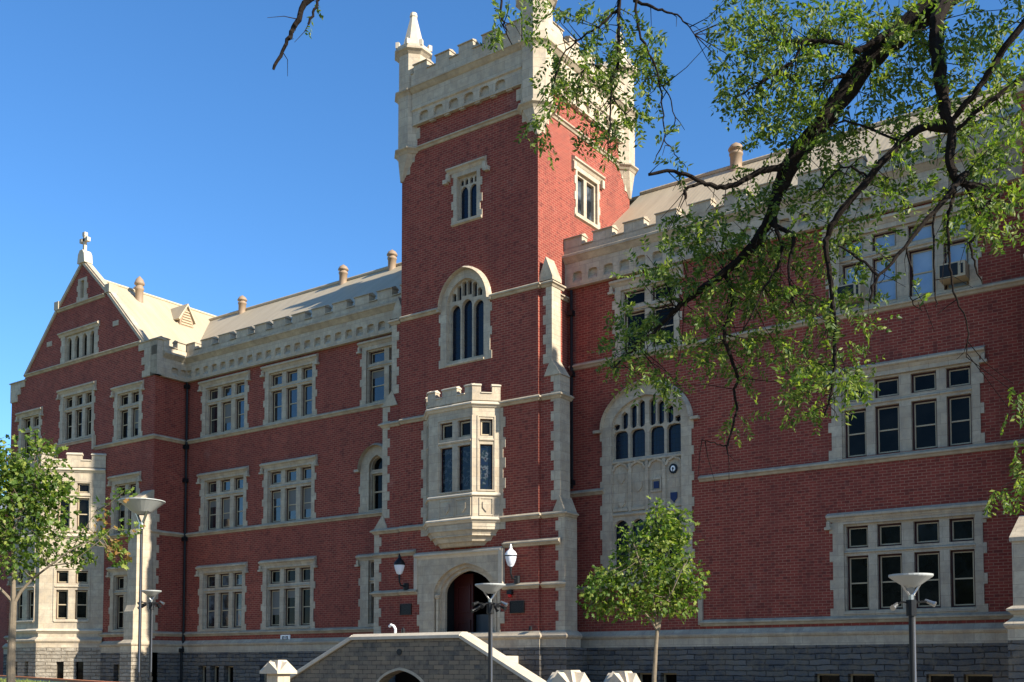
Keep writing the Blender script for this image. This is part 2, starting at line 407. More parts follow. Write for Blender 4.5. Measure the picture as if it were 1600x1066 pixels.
# --- left wing windows
W3 = dict(small=(14.08, 14.6), large=(12.46, 13.86)); W2 = dict(small=(9.66, 10.22), large=(7.96, 9.40)); W1 = dict(small=(5.24, 5.86), large=(3.36, 4.99))
hl = []; hr = []
for k, (lv, vb, vl) in enumerate(((W3, 12.32, 15.05), (W2, 7.86, 10.66), (W1, 3.2, 6.3))):
    gl = (GLASSL, GLASSL, GLASSB)[k]
    hl.append(window(S0, -41.2, -38.0, lts(-40.63, .66, .27, 3), vb, vl, glass=gl, **lv))
    hl.append(window(S0, -36.82, -33.6, lts(-36.27, .66, .26, 3), vb, vl, glass=(GLASSL, GLASSL, GLASS)[k], **lv))
hl.append(window(S0, -30.86, -28.3, lts(-30.28, .64, .26, 2), 12.32, 15.08, glass=GLASSL, **W3))
hl.append(window(S0, -30.86, -29.0, [(-30.36, -29.6)], 3.2, 6.2, **W1))
# pointed window beside the tower
def pointed(fr, c, wo, wi, vb, vs, ho, hi, lights, heads, uppers, glass=STAIN, tr_d=-.1, hood=True, jamp=.08, tudor=False, panel=None, hoodend=.16, extra=()):
    m = MB(); oo = arch(c-wo, c+wo, vb, vs, ho, 10, tudor)
    jb = jag(c-wo, c+wo, vb, vs-.02, jamp)
    half = len(jb)//2
    outer = jb[:half]+oo[2:]+jb[half:]
    inner = arch(c-wi, c+wi, vb+.12, vs, hi, 10, tudor)
    m.prism(fr, outer, [inner], -.34, .03)
    mid = arch(c-wi-.1, c+wi+.1, vb+.05, vs, hi+.12, 10, tudor)
    m.prism(fr, mid, list(lights)+list(uppers), -.36, tr_d)
    if hood:
        hp = oo[2:]; m.pathmold(fr, [(c+(a-c)*(1-.02/wo), b-.02) for a, b in hp], 0, .22, -.09)
        for sg in (-1, 1): m.box(fr, min(c+sg*wo, c+sg*(wo+hoodend+.1)), max(c+sg*wo, c+sg*(wo+hoodend+.1)), vs-.1, vs, 0, .15)
    m.mold(fr, c-wi-.02, c+wi+.02, [(-.34, .17), (-.34, .25), (.02, .1), (.07, .08), (.07, .03), (0, .0)], vb)
    w_ = part(m, 'window', STONE)
    gm = MB(); gm.prism(fr, arch(c-wi, c+wi, vb+.2, vs, hi-.02, 10, tudor), (), -.3, -.26); gm.build('glass', glass, w_)
    h = arch(c-wo+.03, c+wo-.03, vb+.03, vs, ho-.03, 10, tudor)
    return h, w_
h, w_ = pointed(S0, -30.0, .9, .42, 7.86, 9.72, .92, .5, [rect(-30.38, -29.62, 8.0, 9.5)], (), [arch(-30.38, -29.62, 9.66, 9.74, .42, 6)], glass=GLASS)
hl.append(h)
sm = MB(); frame4(sm, S0, -30.38, -29.62, 8.0, 9.5, .06, -.3, -.2); sm.box(S0, -30.32, -29.68, 8.72, 8.78, -.28, -.21); sm.build('sash', TIMBER, w_)
# brick field of left wing
brickwall(S0, rect(-42.4, -26.9, 2.3, 15.4), hl)
# --- right wing windows
RL = [(-10.77, -10.11), (-9.85, -9.13), (-8.79, -8.07), (-7.80, -7.13)]
hr.append(window(S0, -18.74, -16.25, [(-18.3, -17.55), (-17.31, -16.55)], 12.32, 15.08, **W3))
hr.append(window(S0, -11.15, -6.85, RL, 12.32, 15.08, glass=GLASSP, **W3))
hr.append(window(S0, -11.13, -6.87, RL, 7.86, 10.64, small=(9.6, 10.18), large=(7.84+.06, 9.36)))
hr.append(window(S0, -11.15, -6.88, RL, 3.05, 6.24, small=(5.15, 5.82), large=(3.28, 4.92)))
# great stair window
c = -17.56
LX = [(-18.88, -18.305), (-18.215, -17.64), (-17.48, -16.905), (-16.815, -16.24)]
main = [arch(a, b, 8.78, 9.56, .2, 5) for a, b in LX]
upp = []
for k, (a, b) in enumerate(LX):
    m_ = (a+b)/2; hh = [.18, .55, .55, .18][k]
    for u0_, u1_, vn_ in ((a, m_-.03, 9.68), (m_+.03, b, 9.68)):
        dd = min(.97, max(abs(u0_-c), abs(u1_-c))/1.34); topv = 9.85+1.02*(.78*(1-dd**2.4)**.5+.22*(1-dd))-.07
        tall = topv-(9.86)
        if tall > .1:
            i_ = u0_+.0; mm = (u0_+u1_)/2
            upp.append([(u0_+.02, 9.84), (mm, 9.79), (u1_-.02, 9.84), (u1_, 9.95), (u1_, max(topv-.08, 9.98)), (mm, topv+.02), (u0_, max(topv-.08, 9.98)), (u0_, 9.95)])
low = [arch(a, b, 4.9, 6.35, .3, 5) for a, b in LX]
h, w_ = pointed(S0, c, 1.72, 1.34, 4.3, 9.85, 1.5, 1.02, [*main, *low], (), upp, tudor=True, hoodend=.2)
hr.append(h)
g = MB()
g.mold(S0, -18.9, -16.22, [(-.1, -.1), (-.02, -.05), (-.02, 0), (-.1, .08)], 8.68)
g.mold(S0, -18.9, -16.22, [(-.1, -.1), (-.02, -.05), (-.02, 0), (-.1, .08)], 6.86)
for (a, b) in LX:
    g.pathmold(S0, [(a+.02, 8.35), (a+.1, 8.5), ((a+b)/2, 8.58), (b-.1, 8.5), (b-.02, 8.35)][::-1], -.1, -.03, -.07)
    g.prism(S0, rect(a, b, 6.95, 7.05), (), -.1, -.04)
for u in (-18.215, -17.56, -16.905): g.box(S0, u-.06, u+.06, 6.9, 8.6, -.1, -.03)
for u, vv in ((-18.56, 8.1), (-18.56, 7.25), (-17.9, 7.75)):
    g.prism(S0, [(u-.14, vv+.16), (u-.14, vv-.04), (u, vv-.2), (u+.14, vv-.04), (u+.14, vv+.16)], (), -.1, -.06)
g.prism(S0, rect(-17.42, -17.0, 7.5, 7.98), [rect(-17.36, -17.06, 7.57, 7.91)], -.1, -.05)
g.build('carved_panel', STONE, w_)
g = MB(); g.box(S0, -17.31, -17.11, 7.62, 7.86, -.1, -.07)
g.prism(S0, [(-16.67, 7.42), (-16.67, 7.22), (-16.55, 7.08), (-16.43, 7.22), (-16.43, 7.42)], (), -.1, -.06)
g.build('blue_shield', BLUE, w_)
pc = (-16.56, 8.22)
g = MB(); g.prism(S0, [(pc[0]+.15*math.cos(i*.5236), pc[1]+.17*math.sin(i*.5236)) for i in range(12)], (), -.1, -.05); g.mi = 1
g.prism(S0, [(pc[0]+.085*math.cos(i*.5236), pc[1]+.1*math.sin(i*.5236)) for i in range(12)], (), -.05, -.035); g.mi = 0
g.prism(S0, [(pc[0]+.035*math.cos(i*.785), pc[1]+.045*math.sin(i*.785)) for i in range(8)], (), -.035, -.025)
g.box(S0, pc[0]-.012, pc[0]+.012, pc[1]-.1, pc[1]-.03, -.035, -.025)
g.build('roundel', [IRON, WHITE], w_)
EX = -5.33     # east pavilion corner
brickwall(S0, rect(-20.8, EX, 2.3, 15.4), hr)
# string courses on the wings
for z in (12.28, 7.82, 3.12): course((S0, -42.37, -28.05 if z > 12 else (-28.1 if z > 7 else -28.4), STRING, z, -1, 0))
course((S0, -20.6, EX, STRING, 12.28)); course((S0, -20.6, -19.2, STRING, 7.72)); course((S0, -15.56, EX, STRING, 7.76)); course((S0, -20.6, -19.2, STRING, 4.3))
g = MB()
g.mold(S0, -15.56, -15.5, STRING, 4.3)
g.box(S0, -15.62, -15.47, 2.95, 4.3, 0, .1); g.mold(S0, -15.56, EX, STRING, 3.02)
part(g, 'string_course', MOLD)
# ---- plinth, rock faced basement with small windows
PLN = [(.0, .0), (.12, .0), (.12, .28), (.16, .3), (.2, .36), (.2, .4), (.02, .56), (0, .56)]
def basement(fr, u0, u1, holes, z1=2.25, d=.12, m0=0, m1=0, name='basement_wall', butt=0):
    g = MB(); a = u0-(0 if butt else m0)*d; b = u1+m1*d
    g.prism(fr, rect(a, b, -.1, z1), [rect(h0, h1, hb, ht) for h0, h1, hb, ht in holes], -.3, d)
    w_ = part(g, name, ROCK)
    if holes:
        for h0, h1, hb, ht in holes:
            f = MB(); gl = MB(); frame4(f, fr, h0-.01, h1+.01, hb-.01, ht+.01, .06, -.2, -.14); gl.box(fr, h0, h1, hb, ht, -.24, -.2)
            f.build('window_frame', TIMBER, w_); gl.build('glass', GLASS, w_)
    p = MB(); p.mold(fr, u0, u1, PLN, z1, m0, m1); part(p, 'plinth_course', STONE)
basement(S0, -42.37, -28.4, [(-41.05, -40.5, .3, 1.62), (-40.2, -39.6, .3, 1.62), (-39.25, -38.6, .3, 1.62), (-36.8, -36.2, .3, 1.6), (-35.9, -35.3, .3, 1.6), (-32, -31.4, .3, 1.6)], m0=-1)
basement(S0, -20.5, EX, [(-17.9, -17.3, .3, 1.38), (-17.0, -16.4, .3, 1.38), (-11.74, -10.97, .3, 1.38), (-10.72, -9.93, .3, 1.38), (-8.46, -7.71, .3, 1.38), (-7.45, -6.69, .3, 1.38)])
# ---- cornice: corbel table, mould and battlemented parapet of the wings
COR = [(.0, .0), (.22, .0), (.26, .05), (.36, .16), (.40, .18), (.40, .26), (.26, .34), (.26, .34)]
def cornice(fr, u0, u1, z, first, pitch, m0=0, m1=0, notch=None, d=.2, aw=.38):
    g = MB(); hol = []; u = first
    while u+aw/2 < u1-.03:
        if u-aw/2 > u0+.03: hol.append(arch(u-aw/2, u+aw/2, z+.16, z+.42, .12, 4))
        u += pitch
    g.prism(fr, rect(u0-m0*d, u1+m1*d, z, z+.88), hol, 0, d); g.box(fr, u0, u1, z+.02, z+.86, -.1, d-.13)
    for h in hol: g.mold(fr, h[0][0], h[1][0], [(d-.13, .16), (d-.13, .34), (d-.01, .17), (d-.01, .16)], z)
    part(g, 'corbel_table', STONE)
    g = MB(); g.mold(fr, u0, u1, COR, z+.88-.001, m0, m1); part(g, 'cornice_mould', MOLD)
    # parapet
    g = MB(); zb = z+1.2; zc = zb+.22; zt = zb+.56; dp = .26
    g.prism(fr, rect(u0-m0*dp, u1+m1*dp, zb, zc), (), -.1, dp); g.box(fr, u0-m0*dp, u1+m1*dp, zc-.01, zc, -.1, dp)
    cp = [(-.12, 0), (dp+.05, 0), (dp+.05, .03), (.08, .13), (-.12, .04)]
    segs = []; cur = u0-m0*dp
    for n0 in notch: segs.append((cur, n0-.23)); cur = n0+.23
    segs.append((cur, u1+m1*dp))
    for a, b in segs:
        if b-a < .08: continue
        g.box(fr, a, b, zc, zt, -.1, dp)
    part(g, 'parapet', STONE)
    g = MB()
    for a, b in segs:
        if b-a < .08: continue
        g.mold(fr, a-.03, b+.03, cp, zt+.002)
    for n0 in notch: g.mold(fr, n0-.225, n0+.225, cp, zc+.002)
    part(g, 'parapet_coping', MOLD)
NL = [-41.25, -40.0, -38.75, -37.5, -36.28, -35.06, -33.82, -32.58, -31.3, -30.02, -28.75, -27.6]
cornice(S0, -42.37, -27.0, 15.12, -42.0, .62, -1, 0, NL)
cornice(S0, -20.7, EX, 15.12, -20.17, .64, 0, 0, [-19.7+1.245*i for i in range(11)])
# ---- pavilions
def pavilion(xc, hw, y, east=False):
    fr = FS(y); x0, x1 = xc-hw, xc+hw; holes = []
    return fr, x0, x1
yP = -1.8; FP = FS(yP); xl, xr = -54.8, -42.37; xa = -48.4
hp = []
hp.append(window(FP, -50.15, -47.2, lts(-49.68, .6, .27, 3), 12.82, 15.62, small=(14.62, 15.15), large=(13.0, 14.42)))
hp.append(window(FP, -45.5, -43.35, lts(-45.0, .6, .25, 2), 12.32, 15.05, **W3))
hp.append(window(FP, -54.0, -51.9, lts(-53.6, .6, .3, 2), 12.32, 15.0, **W3))
hp.append(window(FP, -45.6, -43.45, lts(-45.1, .6, .25, 2), 7.9, 10.74, **W2))
hp.append(window(FP, -45.55, -43.45, lts(-45.05, .6, .25, 2), 3.25, 6.36, **W1))
hp.append(window(FP, -54.4, -53.0, lts(-54.1, .7, .25, 1), 3.25, 6.36, **W1))
# four-light gable window and attic slit
a4 = lts(-49.78, .4, .27, 4)
g = MB(); g.prism(FP, jag(-50.15, -47.0, 16.95, 18.45, .08, .3), [rect(-49.85, -47.3, 17.02, 18.32)], -.28, .025)
g.prism(FP, rect(-49.9, -47.25, 16.98, 18.35), [arch(a, b, 17.06, 17.95, .26, 5) for a, b in a4], -.3, -.06)
g.mold(FP, -50.35, -46.85, LABEL, 18.5); g.mold(FP, -49.85, -47.3, [(-.28, .08), (.02, 0), (.05, -.03), (0, -.05)], 17.02)
w_ = part(g, 'window', STONE); MB().box(FP, -49.85, -47.3, 17.0, 18.3, -.24, -.2).build('glass', GLASS, w_)
hp.append(rect(-50.1, -47.05, 17.0, 18.4))
g = MB(); g.prism(FP, jag(-48.78, -48.02, 19.85, 21.02, .1, .28), [rect(-48.55, -48.25, 20.0, 20.9)], -.2, .03); w_ = part(g, 'window', STONE)
MB().box(FP, -48.56, -48.24, 19.98, 20.92, -.16, -.12).build('louvre', TIMBER, w_)
hp.append(rect(-48.74, -48.06, 19.9, 20.98))
gab = [(xl, 2.3), (xr, 2.3), (xr, 15.3), (-43.35, 16.85), (-46.4, 19.95), (xa, 21.75), (-50.4, 19.95), (-53.45, 16.85), (xl, 15.6)]
brickwall(FP, gab, hp)
brickwall(FE(xr), rect(yP, 0.02, 2.3, 15.3), ())
brickwall(FW(xl), rect(-12, -yP, 2.3, 16.5), ())
for z in (7.82, 3.12): course((FP, xl, xr, STRING, z, 0, 1), (FE(xr), yP, 0, STRING, z, 1, -1))
course((FP, -53.45, -43.4, STRING, 16.88)); course((FP, -50.55, -46.45, STRING, 19.78))
g = MB()
g.mold(FP, -47.02, xr, STRING, 12.28, 0, 1); g.mold(FE(xr), yP, 0, STRING, 12.28, 1, -1)
g.mold(FP, -50.25, -47.15, STRING, 12.78); g.box(FP, -47.15, -47.0, 12.2, 12.9, 0, .14); g.box(FP, -50.4, -50.25, 12.2, 12.9, 0, .14); g.mold(FP, xl, -50.4, STRING, 12.28)
part(g, 'string_course', MOLD)
# corner parapet block with quoins, parapet return above the side wall
g = MB(); FEp = FE(xr)
g.prism(FP, [(-43.0, 15.15), (xr+.22, 15.15), (xr+.22, 16.8), (-43.6, 16.8), (-43.6, 16.45), (-43.15, 16.45), (-43.15, 16.1), (-43.35, 16.1), (-43.35, 15.75), (-43.1, 15.75), (-43.1, 15.45), (-43.3, 15.45), (-43.3, 15.15)], (), -.3, .06)
g.box(FEp, yP-.06, yP+.3, 15.15, 16.8, -.3, .22)
g.prism(FP, [(xl-.05, 15.6), (-54.2, 15.6), (-54.2, 15.95), (-53.9, 15.95), (-53.9, 16.3), (-53.5, 16.3), (-53.5, 16.6), (xl-.05, 16.6)], (), -.4, .06)
part(g, 'parapet_corner', STONE)
g = MB(); g.mold(FP, -43.65, xr+.3, [(-.4, 0), (.12, 0), (.12, .04), (-.1, .16), (-.4, .05)], 16.8); g.mold(FP, xl-.1, -53.4, [(-.4, 0), (.12, 0), (.12, .04), (-.1, .16), (-.4, .05)], 16.6)
part(g, 'parapet_coping', MOLD)
cornice(FEp, yP+.25, 0.0, 15.12, -1.35, .5, 0, -1, [-1.0])
# gable copings
def coping(pts, name='gable_coping', y=yP):
    g = MB(); fr = FS(y)
    for (a, b) in zip(pts[:-1], pts[1:]):
        t = (Vector(b)-Vector(a)).normalized(); q = Vector((-t.y, t.x)); q = q if q.y > 0 else -q
        A = Vector(a); Bv = Vector(b)
        for (o0, o1, d0, d1) in ((-.02, .12, -.35, .08), (.12, .2, -.28, .03)):
            P = [A+q*o0, Bv+q*o0, Bv+q*o1, A+q*o1]
            g.prism(fr, [(p.x, p.y) for p in P], (), d0, d1, back=True)
    part(g, name, STONE)
coping([(-43.3, 16.8), (-46.35, 19.9)]); coping([(-46.4, 19.93), (xa, 21.76)])
coping([(-50.4, 19.93), (xa, 21.76)]); coping([(-53.5, 16.8), (-50.45, 19.9)])
for x, z in ((-46.35, 19.8), (-50.75, 19.8)): part(MB().box(FP, x, x+.38, z, z+.42, -.36, .12), 'kneeler_stone', STONE)
for x in (-45.75, -51.5): part(MB().box(FP, x, x+.45, 18.05, 18.3, 0, .03), 'gable_block', STONE)
g = MB(); fx = xa+.03
g.prism(FP, [(fx-.32, 21.75), (fx+.32, 21.75), (fx+.26, 22.2), (fx+.12, 22.4), (fx-.12, 22.4), (fx-.26, 22.2)], (), -.3, .16, True)
g.box(FP, fx-.07, fx+.07, 22.38, 23.25, -.12, .02); g.box(FP, fx-.24, fx+.24, 22.88, 23.03, -.12, .02)
for a, z in ((-.24, 22.95), (.24, 22.95), (0, 23.25)): g.box(FP, fx+a-.1, fx+a+.1, z-.1, z+.1, -.14, .04)
part(g, 'cross_finial', CAP)
basement(FP, -46.1, xr, [(-45.0, -44.4, .5, 1.7), (-44.15, -43.55, .5, 1.7)], m1=1)
basement(FP, xl, -52.5, []); basement(FE(xr), yP, 0, [], m0=1, m1=-1, butt=1)
# corner buttress of the west pavilion
def weather(mb, x0, x1, y0, y1, z0, z1, top_y0):      # sloped offset falling towards -y
    mb.add([(x0, y0, z0), (x1, y0, z0), (x1, y1, z0), (x0, y1, z0), (x0, top_y0, z1), (x1, top_y0, z1), (x1, y1, z1), (x0, y1, z1)],
           [(0, 1, 5, 4), (4, 5, 6, 7), (0, 4, 7, 3), (1, 2, 6, 5), (2, 3, 7, 6), (0, 3, 2, 1)])
def low_buttress(x0, x1, yw, d):
    g = MB(); g.wbox(x0, x1, yw-d, yw+.02, 2.8, 4.75)
    g.wbox(x0-.05, x1+.05, yw-d-.06, yw+.02, 4.7, 4.8); weather(g, x0-.05, x1+.05, yw-d-.06, yw+.02, 4.8, 5.5, yw-.1)
    g.mold(FS(yw-d), x0, x1, STRING, 3.0, 1, 1); part(g, 'buttress', STONE)
    g = MB(); g.wbox(x0-.12, x1+.12, yw-d-.12, yw, -.1, 2.24); part(g, 'buttress_base', ROCK)
    g = MB(); g.mold(FS(yw-d), x0, x1, PLN, 2.25, 1, 1); part(g, 'plinth_course', STONE)
def pav_buttress(x0, x1, yw):
    g = MB(); g.wbox(x0, x1, yw-.72, yw+.02, 7.75, 9.25); weather(g, x0-.04, x1+.04, yw-.78, yw+.02, 9.25, 9.75, yw-.05)
    g.wbox(x0-.02, x1+.02, yw-.84, yw+.02, 4.3, 7.6); weather(g, x0-.02, x1+.02, yw-.84, yw+.02, 7.6, 7.9, yw-.72)
    g.wbox(x0-.03, x1+.03, yw-.98, yw+.02, 2.8, 4.1); weather(g, x0-.03, x1+.03, yw-.98, yw+.02, 4.1, 4.4, yw-.84)
    fr = FE(x1)
    for k, v in enumerate([2.9+.36*i for i in range(17)]):
        g.box(fr, yw, yw+(.34 if k % 2 else .2), v, v+.36, 0, .02)
    part(g, 'buttress', STONE)
    g = MB(); g.wbox(x0-.12, x1+.12, yw-1.1, yw, -.1, 2.24); part(g, 'buttress_base', ROCKP)
    g = MB(); g.mold(FS(yw-.98), x0, x1, PLN, 2.25, 1, 1); g.mold(FE(x1), yw-.98, yw, PLN, 2.25, 1, 0); part(g, 'plinth_course', STONE)
pav_buttress(xr-.6, xr+.03, yP)
# ---- canted bay of the west pavilion
def canted(parts, name_seed): pass
b0 = (-46.13, -1.8); SE = Fr(b0, (1, 1), (1, -1)); BF = FS(-3.87); SW = Fr((-52.57, -1.8), (1, -1), (-1, -1)); T = .4142
seL = 2.93
frs = [(SW, 0, seL, 0, T), (BF, -50.5, -48.2, T, T), (SE, -seL, 0, T, 0)]
g = MB(); rk = MB(); md = MB(); pr = MB(); cpg = MB()
seLt = [(-2.16, -1.61), (-1.3, -.72)]; bfLt = [(-50.2, -49.65), (-49.25, -48.68)]
def three(sl, fl): return [(SW, [(seL+a, seL+b) for a, b in sl]), (BF, fl), (SE, sl)]
bw = []
for (fr, u0, u1, m0, m1), (_, L_) in zip(frs, three(seLt, bfLt)):
    hol = []
    for a, b in L_: hol += [rect(a, b, 5.58, 6.18), rect(a, b, 3.85, 5.26), rect(a, b, 9.95, 10.42), rect(a, b, 8.15, 9.7)]
    g.prism(fr, rect(u0, u1, 2.5, 11.1), hol, -.25, 0)
    a, b = L_[0][0], L_[-1][1]
    for z in (5.42, 9.82): g.mold(fr, a-.05, b+.05, [(0, -.06), (.06, -.02), (.06, .02), (0, .06)], z)
    for z in (3.8, 8.1): g.mold(fr, a-.06, b+.06, [(0, -.1), (.05, -.08), (.05, -.03), (0, .05)], z)
    for z0 in (3.75, 8.05): frame4(g, fr, a-.12, b+.12, z0, z0+(2.55 if z0 < 5 else 2.48), .05, 0, .03)
    g.prism(fr, rect(a-.1, b+.1, 6.55, 7.5), [rect(a, (a+b)/2-.1, 6.65, 7.4), rect((a+b)/2+.1, b, 6.65, 7.4)], 0, .03)
    rk.prism(fr, rect(u0-m0*.12, u1+m1*.12, -.1, 2.5), [rect(a+.1, a+.45, .8, 1.83), rect(b-.45, b-.1, .8, 1.83)], -.2, .12)
    for z, pf in ((3.3, STRING), (7.85, STRING), (11.05, STRING)): md.mold(fr, u0, u1, pf, z, m0, m1)
    pr.mold(fr, u0, u1, [(0, 0), (.12, 0), (.12, .2), (.2, .3), (.2, .36), (.02, .5), (0, .5)], 2.5, m0, m1)
    pr.box(fr, u0-m0*.05, u1+m1*.05, 11.18, 11.5, -.2, .05)
    w2 = u1-u0; mer = [(u0-m0*.05, u0+w2*.16), (u0+w2*.39, u0+w2*.62), (u1-w2*.22, u1+m1*.05)]
    for a_, b_ in mer:
        pr.box(fr, a_, b_, 11.5, 11.78, -.2, .05); cpg.mold(fr, a_-.03, b_+.03, [(-.22, 0), (.1, 0), (.1, .04), (-.05, .12), (-.22, .05)], 11.78)
    for a_, b_ in ((mer[0][1], mer[1][0]), (mer[1][1], mer[2][0])): cpg.mold(fr, a_, b_, [(-.22, 0), (.1, 0), (.1, .03), (-.05, .08), (-.22, .04)], 11.5)
BAY = part(g, 'bay_window', STONE); rk.build('rock_base', ROCKP, BAY); md.build('moulding', CAP, BAY); pr.build('battlement', STONE, BAY); cpg.build('coping', CAP, BAY)
sm = MB(); gm = MB()
for fr, L_ in three(seLt, bfLt):
    for a, b in L_:
        for v0, v1, sp in ((5.58, 6.18, 0), (3.85, 5.26, 1), (9.95, 10.42, 0), (8.15, 9.7, 1)):
            sm.mi = 1; frame4(sm, fr, a-.01, b+.01, v0-.01, v1+.01, .04, -.2, -.12); sm.mi = 0; frame4(sm, fr, a+.035, b-.035, v0+.04, v1-.03, .045, -.18, -.135)
            if sp: sm.box(fr, a+.07, b-.07, (v0+v1)/2-.025, (v0+v1)/2+.025, -.18, -.13)
            gm.box(fr, a+.03, b-.03, v0+.03, v1-.03, -.21, -.17)
    a, b = L_[0][0], L_[-1][1]
    for a_, b_ in ((a+.1, a+.45), (b-.45, b-.1)): gm.box(fr, a_, b_, .8, 1.83, -.16, -.12)
sm.build('sash', [TIMBER, MAROON], BAY); gm.build('glass', GLASS, BAY)
g = MB(); g.add([(-46.2, -1.8, 11.45), (-48.2, -3.8, 11.45), (-50.5, -3.8, 11.45), (-52.5, -1.8, 11.45)], [(0, 1, 2, 3)]); g.build('flat_roof', SLATE, BAY)
MB().prism(SE, [(-1.46, 7.28), (-1.46, 7.12), (-1.37, 7.02), (-1.28, 7.12), (-1.28, 7.28)], (), .03, .06).build('blue_shield', BLUE, BAY)
# ---- east pavilion (mostly beyond the right edge; unseen gable raised and widened to shade the tower)
exc = 2.2
fr = FS(yP)
he = [window(fr, -4.6, -2.4, lts(-4.1, .6, .25, 2), 12.32, 15.05, **W3), window(fr, -4.6, -2.4, lts(-4.1, .6, .25, 2), 7.9, 10.74, **W2), window(fr, -4.6, -2.4, lts(-4.1, .6, .25, 2), 3.25, 6.36, **W1)]
brickwall(fr, [(EX, 2.3), (2*exc-EX, 2.3), (2*exc-EX, 16.6), (exc, 24.4), (EX, 16.6)], he)
brickwall(FW(EX), rect(-12, -yP, 2.3, 17.0), ())
for z in (12.28, 7.82, 3.12): course((fr, EX, 2*exc-EX, STRING, z))
basement(fr, EX, 2*exc-EX, [])
low_buttress(EX-.2, EX+.85, yP, 1.4)
g = MB(); g.mold(fr, EX-.2, EX+.9, [(-.4, 0), (.3, 0), (.3, .1), (-.1, .3), (-.4, .1)], 16.6); part(g, 'parapet_corner', STONE)
coping([(EX+.1, 16.7), (exc, 24.5)]); coping([(exc, 24.5), (2*exc-EX, 16.7)])
# ---- roofs
g = MB()
def roofslab(mb, pts, th=.12):
    n = len(pts); mb.add([(x, y, z) for x, y, z in pts]+[(x, y, z-th) for x, y, z in pts], [tuple(range(n)), tuple(range(n, 2*n))]+[(i, (i+1) % n, n+(i+1) % n, n+i) for i in range(n)])
roofslab(g, [(-48.0, .3, 16.15), (-26.9, .3, 16.15), (-26.9, 5.6, 20.7), (-48.0, 5.6, 20.7)])
roofslab(g, [(-48.0, 10.9, 16.15), (-18, 10.9, 16.15), (-18, 5.6, 20.7), (-48.0, 5.6, 20.7)])
g.tube([(-47.9, 5.6, 20.74), (-26.9, 5.6, 20.74)], .09, 6)
part(g, 'roof', ROOF)
g = MB()
roofslab(g, [(-20.8, .3, 16.15), (exc, .3, 16.15), (exc, 5.6, 20.7), (-20.8, 5.6, 20.7)])
roofslab(g, [(-20.8, 10.9, 16.15), (exc, 10.9, 16.15), (exc, 5.6, 20.7), (-20.8, 5.6, 20.7)])
g.tube([(-20.8, 5.6, 20.74), (exc, 5.6, 20.74)], .09, 6)
part(g, 'roof', ROOF)
g = MB()
roofslab(g, [(-42.55, yP+.3, 16.0), (-42.55, 16, 16.0), (xa, 16, 21.2), (xa, yP+.3, 21.2)])
roofslab(g, [(-54.3, yP+.3, 16.0), (-54.3, 16, 16.0), (xa, 16, 21.2), (xa, yP+.3, 21.2)])
g.tube([(xa, yP+.2, 21.22), (xa, 16, 21.22)], .09, 6)
part(g, 'roof', ROOF)
g = MB()
roofslab(g, [(EX+.2, yP+.3, 16.2), (EX+.2, 16, 16.2), (exc, 16, 24.1), (exc, yP+.3, 24.1)])
roofslab(g, [(2*exc-EX-.2, yP+.3, 16.2), (2*exc-EX-.2, 16, 16.2), (exc, 16, 24.1), (exc, yP+.3, 24.1)])
part(g, 'roof', ROOF)
# back and end walls close the volume
g = MB(); g.prism(FN(11.2), rect(-12, 54.8, 0, 16.2), (), 0, 0); part(g, 'wall', BRICK)
# vents
def vent(x, y, z, h=1.0, r=.2):
    g = MB(); g.lathe((x, y), [(r, z-.5), (r, z+h*.55), (r*1.15, z+h*.57), (r*1.15, z+h*.66), (r*.9, z+h*.68), (r*.9, z+h*.78), (r*1.3, z+h*.80), (r*1.3, z+h*.86), (r*.9, z+h*1.02), (r*.3, z+h*1.12), (.02, z+h*1.16)], 14)
    part(g, 'roof_vent', TERRA, True)
for x in (-45.0, -37.45, -34.2): vent(x, 5.45, 20.55, .82)
vent(-16.57, 5.45, 20.6, .85, .23)
vent(-47.6, .9, 20.3, 1.25); vent(-48.75, 1.6, 20.85, .75, .2)
# louvred dormer on the pavilion roof
g = MB(); fx = FE(-46.35); yc = 2.9; zb = 19.35
g.prism(fx, [(yc-.42, zb), (yc+.42, zb), (yc+.42, zb+.5), (yc, zb+1.15), (yc-.42, zb+.5)], (), -1.4, 0); D_ = part(g, 'dormer', TERRA)
g = MB()
for sg in (-1, 1):
    P = [(yc, zb+1.25), (yc+sg*.58, zb+.32), (yc+sg*.5, zb+.28), (yc, zb+1.12)]
    g.prism(fx, P, (), -1.5, .12, True)
g.build('dormer_roof', ROOF, D_)
g = MB()
for i in range(6): g.box(fx, yc-.36+.04*i, yc+.36-.04*i, zb+.1+.14*i, zb+.16+.14*i, 0, .04)
g.build('louvre', TIMBER, D_)
# ---------------------------------------------------------------- tower
tx0, tx1, ty0, ty1 = -27.0, -20.69, -1.9, 4.5
FT = FS(ty0); FTE = FE(tx1)
